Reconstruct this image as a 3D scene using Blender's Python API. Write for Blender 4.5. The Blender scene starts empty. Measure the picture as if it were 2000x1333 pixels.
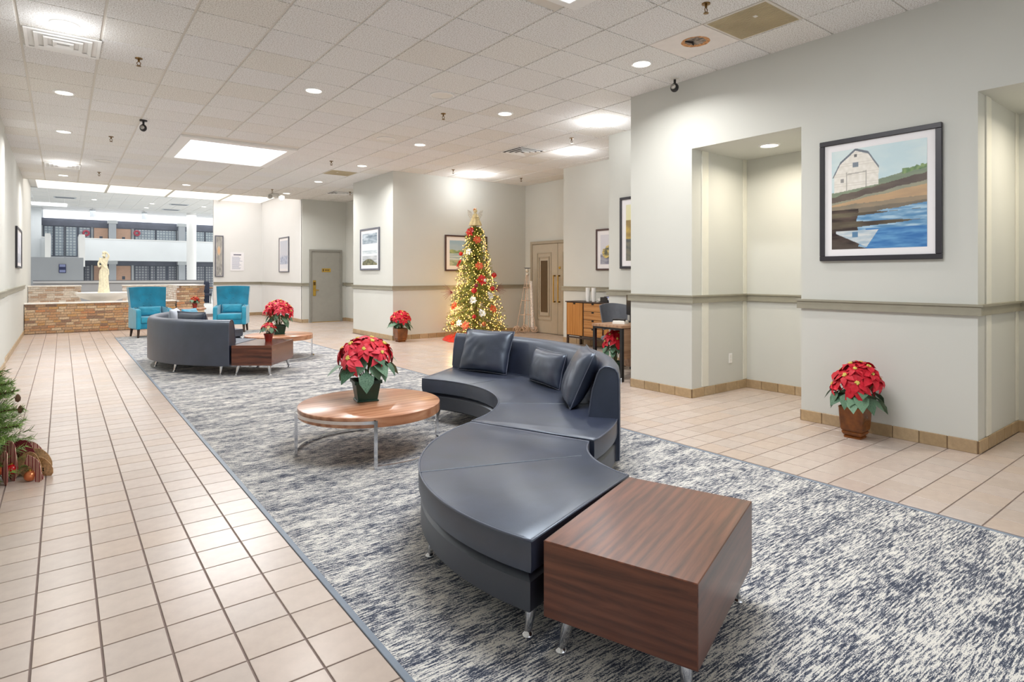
import bpy, bmesh, math, random
from math import sin, cos, pi, radians as R, sqrt, hypot, atan2
from mathutils import Vector, Matrix, noise

SC = bpy.context.scene
COL = SC.collection
rnd = random.Random(11)

# ------------------------------------------------------------------ camera
CAMZ = 1.4224
cam = bpy.data.cameras.new('camera')
cam.sensor_width = 36.0
cam.lens = 1153.5 / 2000 * 36
cam.shift_y = -(666.5 - 538.0) / 2000
cam.clip_start = 0.05
cam.clip_end = 200
cam_o = bpy.data.objects.new('camera', cam)
COL.objects.link(cam_o)
cam_o.location = (0, 0, CAMZ)
cam_o.rotation_euler = (pi / 2, 0, -R(37.3))
SC.camera = cam_o

# ------------------------------------------------------------------ world, exposure
W = bpy.data.worlds.new('daylight')
SC.world = W
W.use_nodes = True
W.node_tree.nodes['Background'].inputs[0].default_value = (0.93, 0.96, 1.0, 1)
W.node_tree.nodes['Background'].inputs[1].default_value = 0.55
SC.view_settings.view_transform = 'Standard'
SC.view_settings.look = 'None'
SC.view_settings.gamma = 1
SC.view_settings.use_curve_mapping = False
SC.view_settings.exposure = 0.0
SC.cycles.max_bounces = 10
SC.cycles.diffuse_bounces = 6
SC.cycles.sample_clamp_indirect = 6
P_DOWN = 31.0      # recessed downlights, watts
P_SPOT = 15.0      # surface spots
P_SKY = 95.0      # luminous ceiling panels in the lobby
P_BAND = 80.0     # luminous band at the end of the lobby
P_ATR = 400.0      # atrium

def area_light(name, loc, sx, sy, power, color=(1, 1, 1), spread=pi, rot=(0, 0, 0), shape='RECTANGLE', parent=None):
    l = bpy.data.lights.new(name, 'AREA')
    l.shape = shape
    l.size = sx
    if shape == 'RECTANGLE': l.size_y = sy
    l.energy = power
    l.color = color
    l.spread = spread
    o = bpy.data.objects.new(name, l)
    COL.objects.link(o)
    o.location = loc
    o.rotation_euler = rot
    if parent: o.parent = parent
    return o

# unseen fill light added behind the camera to brighten the lobby
area_light('rear_fill', (1.5, -3.4, 1.9), 6.0, 3.0, 55, (0.96, 0.98, 1.0), rot=(R(90), 0, 0))

# ------------------------------------------------------------------ materials
def lin(c):
    return tuple((x / 12.92 if x <= 0.04045 else ((x + 0.055) / 1.055) ** 2.4) for x in (v / 255 for v in c))

class NT:
    def __init__(s, name):
        s.m = bpy.data.materials.new(name)
        s.m.use_nodes = True
        s.t = s.m.node_tree
        s.b = s.t.nodes['Principled BSDF']
    def n(s, kind, **kw):
        nd = s.t.nodes.new(kind)
        for k, v in kw.items(): setattr(nd, k, v)
        return nd
    def l(s, a, b): s.t.links.new(a, b)
    def coord(s, which='Object', scale=(1, 1, 1), rot=(0, 0, 0)):
        tc = s.n('ShaderNodeTexCoord')
        mp = s.n('ShaderNodeMapping')
        mp.inputs['Scale'].default_value = scale
        mp.inputs['Rotation'].default_value = rot
        s.l(tc.outputs[which], mp.inputs[0])
        return mp.outputs[0]
    def noise(s, co, scale, detail=3, rough=0.55, dist=0.0):
        nd = s.n('ShaderNodeTexNoise')
        nd.inputs['Scale'].default_value = scale
        nd.inputs['Detail'].default_value = detail
        nd.inputs['Roughness'].default_value = rough
        nd.inputs['Distortion'].default_value = dist
        s.l(co, nd.inputs['Vector'])
        return nd.outputs[0]
    def ramp(s, f, stops, interp='LINEAR'):
        r = s.n('ShaderNodeValToRGB')
        r.color_ramp.interpolation = interp
        e = r.color_ramp.elements
        while len(e) > 1: e.remove(e[-1])
        e[0].position = stops[0][0]
        e[0].color = (*lin(stops[0][1]), 1)
        for p, c in stops[1:]:
            x = e.new(p)
            x.color = (*lin(c), 1)
        s.l(f, r.inputs[0])
        return r.outputs[0]
    def mix(s, f, a, b, mode='MIX'):
        m = s.n('ShaderNodeMix', data_type='RGBA', blend_type=mode)
        for sock, v in ((m.inputs[0], f), (m.inputs[6], a), (m.inputs[7], b)):
            if hasattr(v, 'links'): s.l(v, sock)
            elif isinstance(v, (int, float)): sock.default_value = v
            else: sock.default_value = (*lin(v), 1)
        return m.outputs[2]
    def bump(s, h, strength=0.3, dist=0.01):
        b = s.n('ShaderNodeBump')
        b.inputs['Strength'].default_value = strength
        b.inputs['Distance'].default_value = dist
        s.l(h, b.inputs['Height'])
        s.l(b.outputs[0], s.b.inputs['Normal'])
    def base(s, v):
        if hasattr(v, 'links'): s.l(v, s.b.inputs['Base Color'])
        else: s.b.inputs['Base Color'].default_value = (*lin(v), 1)
        return s
    def p(s, rough=0.5, metal=0.0, spec=0.5, coat=0.0, sheen=0.0, trans=0.0):
        i = s.b.inputs
        i['Roughness'].default_value = rough
        i['Metallic'].default_value = metal
        i['Specular IOR Level'].default_value = spec
        i['Coat Weight'].default_value = coat
        i['Sheen Weight'].default_value = sheen
        i['Transmission Weight'].default_value = trans
        return s

def plain(name, c, rough=0.5, metal=0.0, spec=0.5, vary=0.06, scale=9, **kw):
    n = NT(name)
    if vary:
        f = n.noise(n.coord(), scale, 4)
        lo = tuple(max(0, v * (1 - vary)) for v in c)
        hi = tuple(min(255, v * (1 + vary)) for v in c)
        n.base(n.ramp(f, [(0.3, lo), (0.7, hi)]))
    else: n.base(c)
    return n.p(rough, metal, spec, **kw).m

def emit(name, c, strength):
    n = NT(name)
    n.base(c).p(0.6)
    n.b.inputs['Emission Color'].default_value = (*lin(c), 1)
    n.b.inputs['Emission Strength'].default_value = strength
    return n.m

def rand_tone(name, tones, rough=0.6, grain=30, gvar=0.08, spec=0.4, bump=0.0, island=False):
    """each object picks its own tone; fine mottling on top"""
    n = NT(name)
    if island:
        g = n.n('ShaderNodeNewGeometry')
        f = g.outputs['Random Per Island']
    else:
        oi = n.n('ShaderNodeObjectInfo')
        f = oi.outputs['Random']
    k = len(tones)
    c = n.ramp(f, [(i / k, t) for i, t in enumerate(tones)], 'CONSTANT')
    nz = n.noise(n.coord(), grain, 5, 0.6)
    sh = n.ramp(nz, [(0.3, tuple([int(255 * (1 - 2 * gvar))] * 3)), (0.7, (255, 255, 255))])
    n.base(n.mix(1.0, c, sh, 'MULTIPLY'))
    if bump: n.bump(nz, bump, 0.004)
    return n.p(rough, 0, spec).m

M = {}
def wallmat(name, c):
    n = NT(name)
    nz = n.noise(n.coord(), 260, 2)
    big = n.noise(n.coord(), 0.9, 3)
    lo = tuple(v * 0.985 for v in c)
    n.base(n.ramp(big, [(0.35, lo), (0.65, c)]))
    n.bump(nz, 0.06, 0.002)
    return n.p(0.62, 0, 0.25).m
M['wall'] = wallmat('painted_wall', (206, 207, 201))
M['wall_white'] = wallmat('white_wall', (232, 234, 234))
M['wall_cool'] = wallmat('atrium_wall', (222, 226, 228))
M['wall_grey'] = wallmat('grey_wall', (198, 203, 208))
M['rail'] = plain('chair_rail_paint', (150, 146, 130), 0.45, vary=0.02)
M['trim'] = plain('trim_paint', (222, 221, 210), 0.5, vary=0.01)
FT = [(194, 178, 167), (197, 181, 170), (192, 176, 164), (199, 184, 173), (193, 179, 169), (196, 178, 164)]
M['tile'] = rand_tone('floor_tile_glaze', FT, 0.27, 14, 0.02, 0.5)
M['tile_far'] = rand_tone('floor_tile_glaze_far', FT, 0.27, 14, 0.02, 0.5, island=True)
M['grout'] = plain('grout', (128, 112, 106), 0.8)
M['base_tile'] = rand_tone('skirting_tile', [(186, 162, 128), (180, 155, 122), (192, 167, 134), (174, 149, 114), (188, 161, 124)], 0.4, 22, 0.05)
M['base_grout'] = plain('skirting_grout', (122, 98, 72), 0.8)
BR = [(213, 167, 126), (224, 181, 137), (201, 154, 118), (228, 194, 156), (192, 152, 122), (220, 173, 120), (234, 207, 173), (167, 135, 114), (209, 175, 143), (222, 160, 116), (215, 179, 145), (226, 188, 148)]
M['brick'] = rand_tone('brick_face', BR, 0.8, 40, 0.14, 0.25, 0.4)
BW = [(226, 214, 200), (212, 196, 180), (232, 224, 214), (206, 184, 164), (222, 204, 188), (196, 168, 146)]
M['brick_pale'] = rand_tone('limed_brick_face', BW, 0.85, 40, 0.1, 0.2, 0.4)
BG = [(226, 218, 210), (236, 230, 224), (222, 206, 196), (238, 234, 230)]
M['brick_white'] = rand_tone('whitewashed_brick_face', BG, 0.85, 40, 0.07, 0.2, 0.4)
M['mortar'] = plain('mortar', (176, 158, 138), 0.9)
M['mortar_pale'] = plain('mortar_pale', (222, 214, 204), 0.9)
M['capstone'] = plain('cap_stone', (232, 226, 218), 0.7)

def ceiling_tile_mat(name, tones, dots=True):
    n = NT(name)
    oi = n.n('ShaderNodeObjectInfo')
    k = len(tones)
    c = n.ramp(oi.outputs['Random'], [(i / k, t) for i, t in enumerate(tones)], 'CONSTANT')
    nz = n.noise(n.coord('Object', (1, 1, 0.01)), 95, 2, 0.7)
    sh = n.ramp(nz, [(0.36, (186, 180, 172)), (0.52, (255, 255, 255))])
    n.base(n.mix(0.85, c, n.mix(1.0, c, sh, 'MULTIPLY')))
    n.bump(nz, 0.25, 0.004)
    return n.p(0.85, 0, 0.15).m
CT = [(240, 241, 241), (241, 242, 242), (239, 240, 241), (240, 240, 238), (242, 243, 244), (237, 236, 232)]
M['ctile'] = ceiling_tile_mat('fissured_ceiling_tile', CT)
M['ctile_atr'] = ceiling_tile_mat('atrium_ceiling_tile', [(238, 238, 236), (240, 240, 238), (236, 237, 236)])
M['tbar'] = plain('ceiling_grid', (220, 216, 208), 0.6, vary=0.0)
M['white'] = plain('white_enamel', (238, 238, 236), 0.45, vary=0.0)
M['offwhite'] = plain('offwhite_plastic', (228, 226, 220), 0.5, vary=0.0)
M['gypsum'] = plain('gypsum_panel', (236, 231, 227), 0.8, vary=0.015)
M['beige_panel'] = plain('beige_grille', (186, 172, 140), 0.55, vary=0.05, scale=3)
M['black'] = plain('black_plastic', (22, 22, 24), 0.4, vary=0.0)
M['dark'] = plain('dark_gap', (30, 26, 24), 0.9, vary=0.0)
M['brass'] = plain('brass', (206, 170, 84), 0.28, 1.0, vary=0.03)
M['bronze'] = plain('bronze', (120, 92, 52), 0.35, 1.0, vary=0.03)
M['chrome'] = plain('chrome', (214, 216, 220), 0.12, 1.0, vary=0.0)
M['steel'] = plain('brushed_steel', (186, 184, 180), 0.25, 1.0, vary=0.02)
M['lens'] = emit('lamp_lens', (255, 250, 240), 6.0)
M['panel_light'] = emit('luminous_panel', (250, 252, 255), 2.2)
M['band_light'] = emit('luminous_band', (255, 246, 238), 0.95)
M['strip_light'] = emit('lit_strip', (250, 252, 255), 1.3)
M['bulb'] = emit('fairy_bulb', (255, 188, 98), 7.0)

def carpet_mat():
    n = NT('streaked_carpet')
    co = n.coord('Object', (14, 118, 1))
    a = n.noise(co, 1.0, 5, 0.68)
    b = n.noise(n.coord('Object', (2.6, 9, 1), (0, 0, 0.06)), 1.0, 3, 0.6)
    c = n.noise(n.coord('Object', (120, 260, 1)), 1.0, 2, 0.7)
    m1 = n.n('ShaderNodeMath', operation='MULTIPLY_ADD')
    n.l(b, m1.inputs[0]); m1.inputs[1].default_value = 0.36; n.l(a, m1.inputs[2])
    m2 = n.n('ShaderNodeMath', operation='MULTIPLY_ADD')
    n.l(c, m2.inputs[0]); m2.inputs[1].default_value = 0.5; n.l(m1.outputs[0], m2.inputs[2])
    col = n.ramp(m2.outputs[0], [(0.80, (48, 56, 74)), (0.905, (82, 91, 109)), (0.965, (172, 172, 174)), (1.0, (224, 221, 214))])
    # the ramp input passes 1, so scale it down first
    sc_ = n.n('ShaderNodeMath', operation='MULTIPLY'); n.l(m2.outputs[0], sc_.inputs[0]); sc_.inputs[1].default_value = 0.5
    rr = [x for x in n.t.nodes if x.bl_idname == 'ShaderNodeValToRGB'][-1]
    n.l(sc_.outputs[0], rr.inputs[0])
    for e, pz in zip(rr.color_ramp.elements, (0.420, 0.449, 0.470, 0.494)): e.position = pz
    n.base(col)
    n.bump(c, 0.5, 0.006)
    return n.p(0.95, 0, 0.1, sheen=0.15).m
M['carpet'] = carpet_mat()
M['carpet_edge'] = plain('carpet_edging', (122, 134, 148), 0.45, vary=0.04)

def leather(name, c, bump=0.12):
    n = NT(name)
    co = n.coord()
    f = n.noise(co, 5, 4)
    n.base(n.ramp(f, [(0.3, tuple(v * 0.85 for v in c)), (0.7, tuple(min(255, v * 1.12) for v in c))]))
    g = n.noise(co, 210, 2)
    n.bump(g, bump, 0.002)
    n.b.inputs['IOR'].default_value = 1.9
    n.b.inputs['Specular Tint'].default_value = (0.76, 0.88, 1.0, 1)
    return n.p(0.38, 0, 0.5).m
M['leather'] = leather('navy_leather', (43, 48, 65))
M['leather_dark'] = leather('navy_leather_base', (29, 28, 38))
M['piping'] = leather('navy_piping', (66, 70, 86), 0.0)
M['seam'] = leather('stitched_seam', (30, 33, 44), 0.0)

def wood(name, dark, mid, light, rough=0.25, scale=1.0, axis='X', coat=0.25):
    n = NT(name)
    sc = {'X': (0.7, 9, 9), 'Y': (9, 0.7, 9), 'Z': (9, 9, 0.7)}[axis]
    co = n.coord('Object', tuple(v * scale for v in sc))
    a = n.noise(co, 1.3, 6, 0.62, 1.4)
    fine = n.noise(n.coord('Object', tuple(v * 9 * scale for v in sc)), 1.0, 3, 0.7)
    w = n.n('ShaderNodeTexWave', wave_type='BANDS', bands_direction={'X': 'Y', 'Y': 'Z', 'Z': 'Y'}[axis])
    w.inputs['Scale'].default_value = 0.55
    w.inputs['Distortion'].default_value = 7.0
    w.inputs['Detail'].default_value = 3.0
    w.inputs['Detail Scale'].default_value = 1.2
    n.l(co, w.inputs['Vector'])
    m = n.n('ShaderNodeMath', operation='MULTIPLY_ADD')
    n.l(w.outputs['Fac'], m.inputs[0]); m.inputs[1].default_value = 0.2; n.l(a, m.inputs[2])
    m2 = n.n('ShaderNodeMath', operation='MULTIPLY_ADD')
    n.l(fine, m2.inputs[0]); m2.inputs[1].default_value = 0.22; n.l(m.outputs[0], m2.inputs[2])
    n.base(n.ramp(m2.outputs[0], [(0.44, dark), (0.66, mid), (0.90, light)]))
    n.b.inputs['Coat Roughness'].default_value = 0.22
    return n.p(rough, 0, 0.5, coat=coat).m
M['walnut_end'] = wood('walnut_veneer_end', (62, 33, 23), (92, 50, 34), (116, 67, 46), 0.3, 1.5, 'Y')
M['walnut_far_end'] = wood('walnut_veneer_red_end', (48, 24, 18), (84, 43, 32), (110, 62, 44), 0.22, 1.0, 'Y')
M['walnut'] = wood('walnut_veneer', (62, 33, 23), (92, 50, 34), (116, 67, 46), 0.3, 1.6)
M['walnut_far'] = wood('walnut_veneer_red', (48, 24, 18), (84, 43, 32), (110, 62, 44), 0.22)
M['teak'] = wood('warm_table_wood', (140, 90, 64), (176, 122, 90), (198, 148, 116), 0.3, 0.8)
M['oak'] = wood('honey_oak', (142, 90, 34), (168, 110, 46), (184, 126, 60), 0.45, 1.0, 'Z', 0.0)
M['oak_h'] = wood('honey_oak_front', (142, 92, 42), (166, 114, 60), (180, 130, 76), 0.45, 1.0, 'Y', 0.0)
M['desk_wood'] = wood('desk_wood', (126, 90, 66), (158, 122, 94), (176, 142, 112), 0.4, 1.0, 'X', 0.0)
M['dark_wood'] = plain('dark_wood', (58, 42, 34), 0.45)
M['pot_brown'] = plain('lacquered_brown_pot', (122, 70, 30), 0.25, vary=0.25, scale=7)
M['pot_green'] = plain('green_plastic_pot', (28, 62, 48), 0.4, vary=0.08)
M['pot_red'] = plain('red_foil_pot', (138, 40, 32), 0.25, vary=0.15)
M['soil'] = plain('soil', (66, 46, 32), 0.95, vary=0.3, scale=60)

def bract(name, a, b):
    n = NT(name)
    oi = n.n('ShaderNodeObjectInfo')
    nz = n.noise(n.coord('Object'), 22, 3)
    m = n.n('ShaderNodeMath', operation='MULTIPLY_ADD')
    n.l(oi.outputs['Random'], m.inputs[0]); m.inputs[1].default_value = 0.5; n.l(nz, m.inputs[2])
    n.base(n.ramp(m.outputs[0], [(0.35, a), (0.95, b)]))
    return n.p(0.5, 0, 0.3).m
M['bract'] = bract('poinsettia_bract', (176, 14, 30), (216, 44, 62))
M['bract_pink'] = bract('poinsettia_bract_rose', (196, 30, 48), (228, 74, 90))
M['bract_cream'] = bract('poinsettia_bract_cream', (222, 206, 160), (240, 226, 190))
M['bract_rust'] = bract('poinsettia_bract_rust', (150, 30, 22), (200, 66, 46))
M['leaf'] = bract('poinsettia_leaf', (44, 78, 60), (112, 146, 118))
M['stem'] = plain('stem', (84, 96, 52), 0.6)
M['flower_eye'] = plain('flower_eye', (214, 196, 96), 0.6)
M['teal'] = plain('teal_velvet', (0, 120, 150), 0.75, vary=0.12, scale=4, sheen=0.5)
M['teal_light'] = plain('teal_velvet_light', (24, 140, 168), 0.7, vary=0.08, scale=4, sheen=0.5)
M['door_grey'] = plain('grey_door_paint', (152, 150, 142), 0.45, vary=0.015)
M['door_frame'] = plain('grey_frame_paint', (140, 138, 130), 0.45, vary=0.015)
M['door_taupe'] = plain('taupe_door_paint', (182, 174, 158), 0.45, vary=0.015)
M['door_taupe_dark'] = plain('taupe_moulding', (166, 157, 140), 0.45, vary=0.015)
M['door_peach'] = plain('peach_door', (214, 176, 152), 0.55, vary=0.02)
M['frame_black'] = plain('black_frame', (46, 44, 50), 0.4, vary=0.03)
M['frame_brown'] = plain('brown_frame', (74, 50, 48), 0.4, vary=0.05)
M['frame_pewter'] = plain('pewter_frame', (104, 106, 116), 0.35, vary=0.05)
M['mat'] = plain('picture_mat', (238, 236, 238), 0.8, vary=0.0)
M['glass_smoke'] = plain('smoked_glass', (92, 76, 56), 0.12, vary=0.0)
M['statue'] = plain('cream_plaster', (236, 229, 202), 0.55, vary=0.07, scale=14)
M['header_dark'] = plain('balcony_header', (112, 116, 128), 0.6, vary=0.05, scale=2)
M['frame_dark'] = plain('dark_window_frame', (92, 98, 110), 0.5, vary=0.02)
M['pine'] = plain('pine_needles', (112, 124, 48), 0.55, vary=0.3, scale=18)
M['pine_cool'] = plain('pine_needles_cool', (112, 142, 70), 0.55, vary=0.3, scale=18)
M['bark'] = plain('bark', (84, 62, 44), 0.9, vary=0.2)
M['red_gloss'] = plain('red_bauble', (176, 16, 24), 0.2, vary=0.05)
M['red_glitter'] = plain('red_glitter', (198, 36, 28), 0.35, vary=0.2, scale=60)
M['orange_glitter'] = plain('orange_glitter', (226, 96, 52), 0.4, vary=0.25, scale=60)
M['silver_glitter'] = plain('silver_glitter', (226, 220, 210), 0.3, 0.4, vary=0.15, scale=60)
M['gold_cloth'] = plain('gold_gauze', (232, 214, 164), 0.5, vary=0.1, scale=20)
M['copper'] = plain('copper_bauble', (196, 116, 74), 0.25, 0.6, vary=0.08)
M['burgundy'] = plain('burgundy_ribbon', (120, 36, 48), 0.6, vary=0.1)
M['burlap'] = plain('burlap', (186, 150, 110), 0.9, vary=0.15, scale=80)
M['birch'] = plain('frosted_birch', (232, 224, 220), 0.6, vary=0.12, scale=30)
M['twig'] = plain('frosted_twig', (214, 190, 170), 0.6, vary=0.15, scale=30)
M['pillow_grey'] = plain('pale_grey_cloth', (168, 176, 188), 0.7, vary=0.04)
M['grey_fabric'] = plain('grey_chair_fabric', (98, 102, 110), 0.8, vary=0.05)
M['navy_cloth'] = plain('navy_cloth', (48, 54, 72), 0.8, vary=0.05)
M['paper'] = plain('paper', (242, 243, 248), 0.7, vary=0.0)
M['ink'] = plain('print_ink', (150, 158, 190), 0.8, vary=0.0)
M['ink_dark'] = plain('print_ink_dark', (96, 98, 120), 0.8, vary=0.0)
M['sign_blue'] = plain('navy_sign', (58, 66, 108), 0.5, vary=0.03)
M['sign_pale'] = plain('pale_sign_band', (160, 170, 214), 0.5, vary=0.0)
M['wreath'] = plain('red_wreath', (200, 92, 108), 0.7, vary=0.2, scale=20)
M['brown_hole'] = plain('stained_hole_rim', (192, 142, 96), 0.9, vary=0.3, scale=40)
M['grey_hole'] = plain('dusty_hole', (132, 122, 112), 0.9, vary=0.45, scale=22)

def stripe_ribbon():
    n = NT('striped_ribbon')
    w = n.n('ShaderNodeTexWave', wave_type='BANDS', bands_direction='X')
    w.inputs['Scale'].default_value = 16
    n.l(n.coord('Object'), w.inputs['Vector'])
    n.base(n.ramp(w.outputs['Fac'], [(0.0, (132, 54, 62)), (0.35, (206, 168, 140)), (0.6, (236, 220, 196)), (0.85, (150, 70, 74))], 'CONSTANT'))
    return n.p(0.7).m
M['ribbon'] = stripe_ribbon()

def curtain_mat(name, light, dark):
    n = NT(name)
    br = n.n('ShaderNodeTexBrick')
    br.offset = 0.0
    br.inputs['Scale'].default_value = 1.0
    br.inputs['Mortar Size'].default_value = 0.028
    br.inputs['Brick Width'].default_value = 0.17
    br.inputs['Row Height'].default_value = 0.17
    br.inputs['Color1'].default_value = (*lin(light), 1)
    br.inputs['Color2'].default_value = (*lin(tuple(v * 0.93 for v in light)), 1)
    br.inputs['Mortar'].default_value = (*lin(dark), 1)
    n.l(n.coord('Object', (1, 1, 1), (R(90), 0, 0)), br.inputs['Vector'])
    n.base(br.outputs['Color'])
    return n.p(0.6).m
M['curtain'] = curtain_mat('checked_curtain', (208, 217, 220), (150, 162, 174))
M['curtain_shaded'] = curtain_mat('checked_curtain_dim', (178, 182, 186), (110, 114, 128))  # duller copy; shade below the gallery is put into its colours

def vcol_mat(name, rough=0.35):
    n = NT(name)
    a = n.n('ShaderNodeVertexColor')
    a.layer_name = 'paint'
    n.base(a.outputs[0])
    return n.p(rough, 0, 0.3).m
M['art'] = vcol_mat('printed_picture')

# ------------------------------------------------------------------ mesh helpers
def mb_new(): return bmesh.new()

def add_box(bm, x0, x1, y0, y1, z0, z1, mat=None, bev=0.0, seg=1):
    vs = [bm.verts.new(Vector(p)) for p in ((x0, y0, z0), (x1, y0, z0), (x1, y1, z0), (x0, y1, z0), (x0, y0, z1), (x1, y0, z1), (x1, y1, z1), (x0, y1, z1))]
    fs = [bm.faces.new([vs[i] for i in q]) for q in ((3, 2, 1, 0), (4, 5, 6, 7), (0, 1, 5, 4), (1, 2, 6, 5), (2, 3, 7, 6), (3, 0, 4, 7))]
    if bev:
        es = list({e for f in fs for e in f.edges})
        r = bmesh.ops.bevel(bm, geom=es, offset=bev, segments=seg, affect='EDGES', profile=0.5)
        vs = r['verts']
    if mat is not None:
        for v in vs: v.co = mat @ v.co
    return vs

def add_prism(bm, poly, z0, z1, cap0=True, cap1=True):
    n = len(poly)
    a = [bm.verts.new((p[0], p[1], z0)) for p in poly]
    b = [bm.verts.new((p[0], p[1], z1)) for p in poly]
    for i in range(n): bm.faces.new((a[i], a[(i + 1) % n], b[(i + 1) % n], b[i]))
    if cap1: bm.faces.new(b)
    if cap0: bm.faces.new(a[::-1])

def poly_offset(poly, d):
    """inset (d > 0) a counter-clockwise polygon"""
    out = []
    n = len(poly)
    for i in range(n):
        p0, p, p1 = Vector(poly[i - 1]), Vector(poly[i]), Vector(poly[(i + 1) % n])
        a, b = (p - p0).normalized(), (p1 - p).normalized()
        na, nb = Vector((-a.y, a.x)), Vector((-b.y, b.x))
        k = 1 + na.dot(nb)
        out.append(tuple(p + (na + nb) * (d / max(k, 0.35))))
    return out

def area2(poly): return sum(poly[i - 1][0] * poly[i][1] - poly[i][0] * poly[i - 1][1] for i in range(len(poly)))
def ccw(poly): return poly if area2(poly) > 0 else poly[::-1]

def add_stack(bm, poly, levels, cap0=True, cap1=True):
    """closed body from inset levels [(inset, z)...]"""
    poly = ccw(poly)
    n = len(poly)
    prev = None
    for d, z in levels:
        cur = [bm.verts.new((p[0], p[1], z)) for p in (poly_offset(poly, d) if d else poly)]
        if prev:
            for i in range(n): bm.faces.new((prev[i], prev[(i + 1) % n], cur[(i + 1) % n], cur[i]))
        elif cap0: bm.faces.new(cur[::-1])
        prev = cur
    if cap1: bm.faces.new(prev)

def add_lathe(bm, prof, n=16, mat=None, cap=True):
    rings = []
    vs = []
    for r, z in prof:
        if r < 1e-6: ring = [bm.verts.new((0, 0, z))]
        else: ring = [bm.verts.new((r * cos(2 * pi * i / n), r * sin(2 * pi * i / n), z)) for i in range(n)]
        rings.append(ring); vs += ring
    for a, b in zip(rings, rings[1:]):
        if len(a) == 1 and len(b) == 1: continue
        for i in range(n):
            j = (i + 1) % n
            if len(a) == 1: bm.faces.new((a[0], b[j], b[i]))
            elif len(b) == 1: bm.faces.new((a[i], a[j], b[0]))
            else: bm.faces.new((a[i], a[j], b[j], b[i]))
    if cap:
        if len(rings[0]) > 1: bm.faces.new(rings[0][::-1])
        if len(rings[-1]) > 1: bm.faces.new(rings[-1])
    if mat is not None:
        for v in vs: v.co = mat @ v.co
    return vs

def add_tube(bm, pts, r, n=8, closed=False, cap=True):
    pts = [Vector(p) for p in pts]
    m = len(pts)
    rr = r if isinstance(r, (list, tuple)) else [r] * m
    rings = []
    up = None
    for i, p in enumerate(pts):
        if closed: t = (pts[(i + 1) % m] - pts[i - 1]).normalized()
        else: t = (pts[min(i + 1, m - 1)] - pts[max(i - 1, 0)]).normalized()
        if up is None: up = t.orthogonal().normalized()
        up = (up - t * up.dot(t))
        up = up.normalized() if up.length > 1e-6 else t.orthogonal().normalized()
        s = t.cross(up)
        rings.append([bm.verts.new(p + (up * cos(2 * pi * k / n) + s * sin(2 * pi * k / n)) * rr[i]) for k in range(n)])
    for i in range(m if closed else m - 1):
        a, b = rings[i], rings[(i + 1) % m]
        for k in range(n): bm.faces.new((a[k], a[(k + 1) % n], b[(k + 1) % n], b[k]))
    if cap and not closed:
        bm.faces.new(rings[0][::-1]); bm.faces.new(rings[-1])

def add_ball(bm, c, r, u=10, v=7, sz=1.0):
    prof = [(r * sin(pi * i / v), -r * sz * cos(pi * i / v)) for i in range(v + 1)]
    prof[0] = (0, prof[0][1]); prof[-1] = (0, prof[-1][1])
    add_lathe(bm, prof, u, Matrix.Translation(c))

def mesh_of(name, bm, mat, smooth=None):
    bmesh.ops.recalc_face_normals(bm, faces=bm.faces[:])
    me = bpy.data.meshes.new(name)
    bm.to_mesh(me); bm.free()
    mats = mat if isinstance(mat, (list, tuple)) else [mat]
    for m in mats: me.materials.append(M[m] if isinstance(m, str) else m)
    if smooth:
        me.shade_smooth()
        if smooth < 179: me.set_sharp_from_angle(angle=R(smooth))
    return me

def link(name, me, parent=None, loc=None, rot=None, scale=None):
    o = bpy.data.objects.new(name, me)
    COL.objects.link(o)
    if parent: o.parent = parent
    if loc is not None: o.location = loc
    if rot is not None: o.rotation_euler = rot
    if scale is not None: o.scale = scale if hasattr(scale, '__len__') else (scale,) * 3
    return o

def obj(name, bm, mat, parent=None, smooth=None, loc=None, rot=None, scale=None):
    return link(name, mesh_of(name, bm, mat, smooth), parent, loc, rot, scale)

def tag(o, label=None, cat=None, group=None, kind=None):
    if label: o['label'] = label
    if cat: o['category'] = cat
    if group: o['group'] = group
    if kind: o['kind'] = kind
    return o

def thing(name, label, cat, loc=(0, 0, 0), rz=0.0, group=None):
    return tag(link(name, None, None, loc, (0, 0, rz)), label, cat, group)

def struct(name, bm, mat, label, cat, smooth=None, parent=None):
    return tag(obj(name, bm, mat, parent, smooth), label, cat, None, 'structure')

def box_obj(name, mat, x0, x1, y0, y1, z0, z1, parent=None, bev=0.0, smooth=None):
    bm = mb_new()
    add_box(bm, x0, x1, y0, y1, z0, z1, None, bev)
    return obj(name, bm, mat, parent, smooth)

def arc(cx, cy, r, a0, a1, n):
    return [(cx + r * cos(R(a0 + (a1 - a0) * i / n)), cy + r * sin(R(a0 + (a1 - a0) * i / n))) for i in range(n + 1)]

# ================================================================== ROOM SHELL
HC = 3.70
XL = -0.73
FT_S, FT_X0, FT_Y0 = 0.2125, -0.0919, 2.112
CAR = (0.955, 4.14, -1.6, 16.2)          # carpet rectangle

# ---- floor: grout bed, single tiles, the rest as stuff
bm = mb_new()
add_box(bm, -6, 16, -3.5, 46, -0.12, -0.004)
floor = struct('floor', bm, 'grout', 'beige square tiled lobby floor with grey grout', 'floor')

def cam_uv(x, y, z):
    c, s = cos(R(37.3)), sin(R(37.3))
    r, d = x * c - y * s, x * s + y * c
    if d < 0.2: return None
    return 1000 + 1153.5 * r / d, 538 - 1153.5 * (z - CAMZ) / d, d

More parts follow.
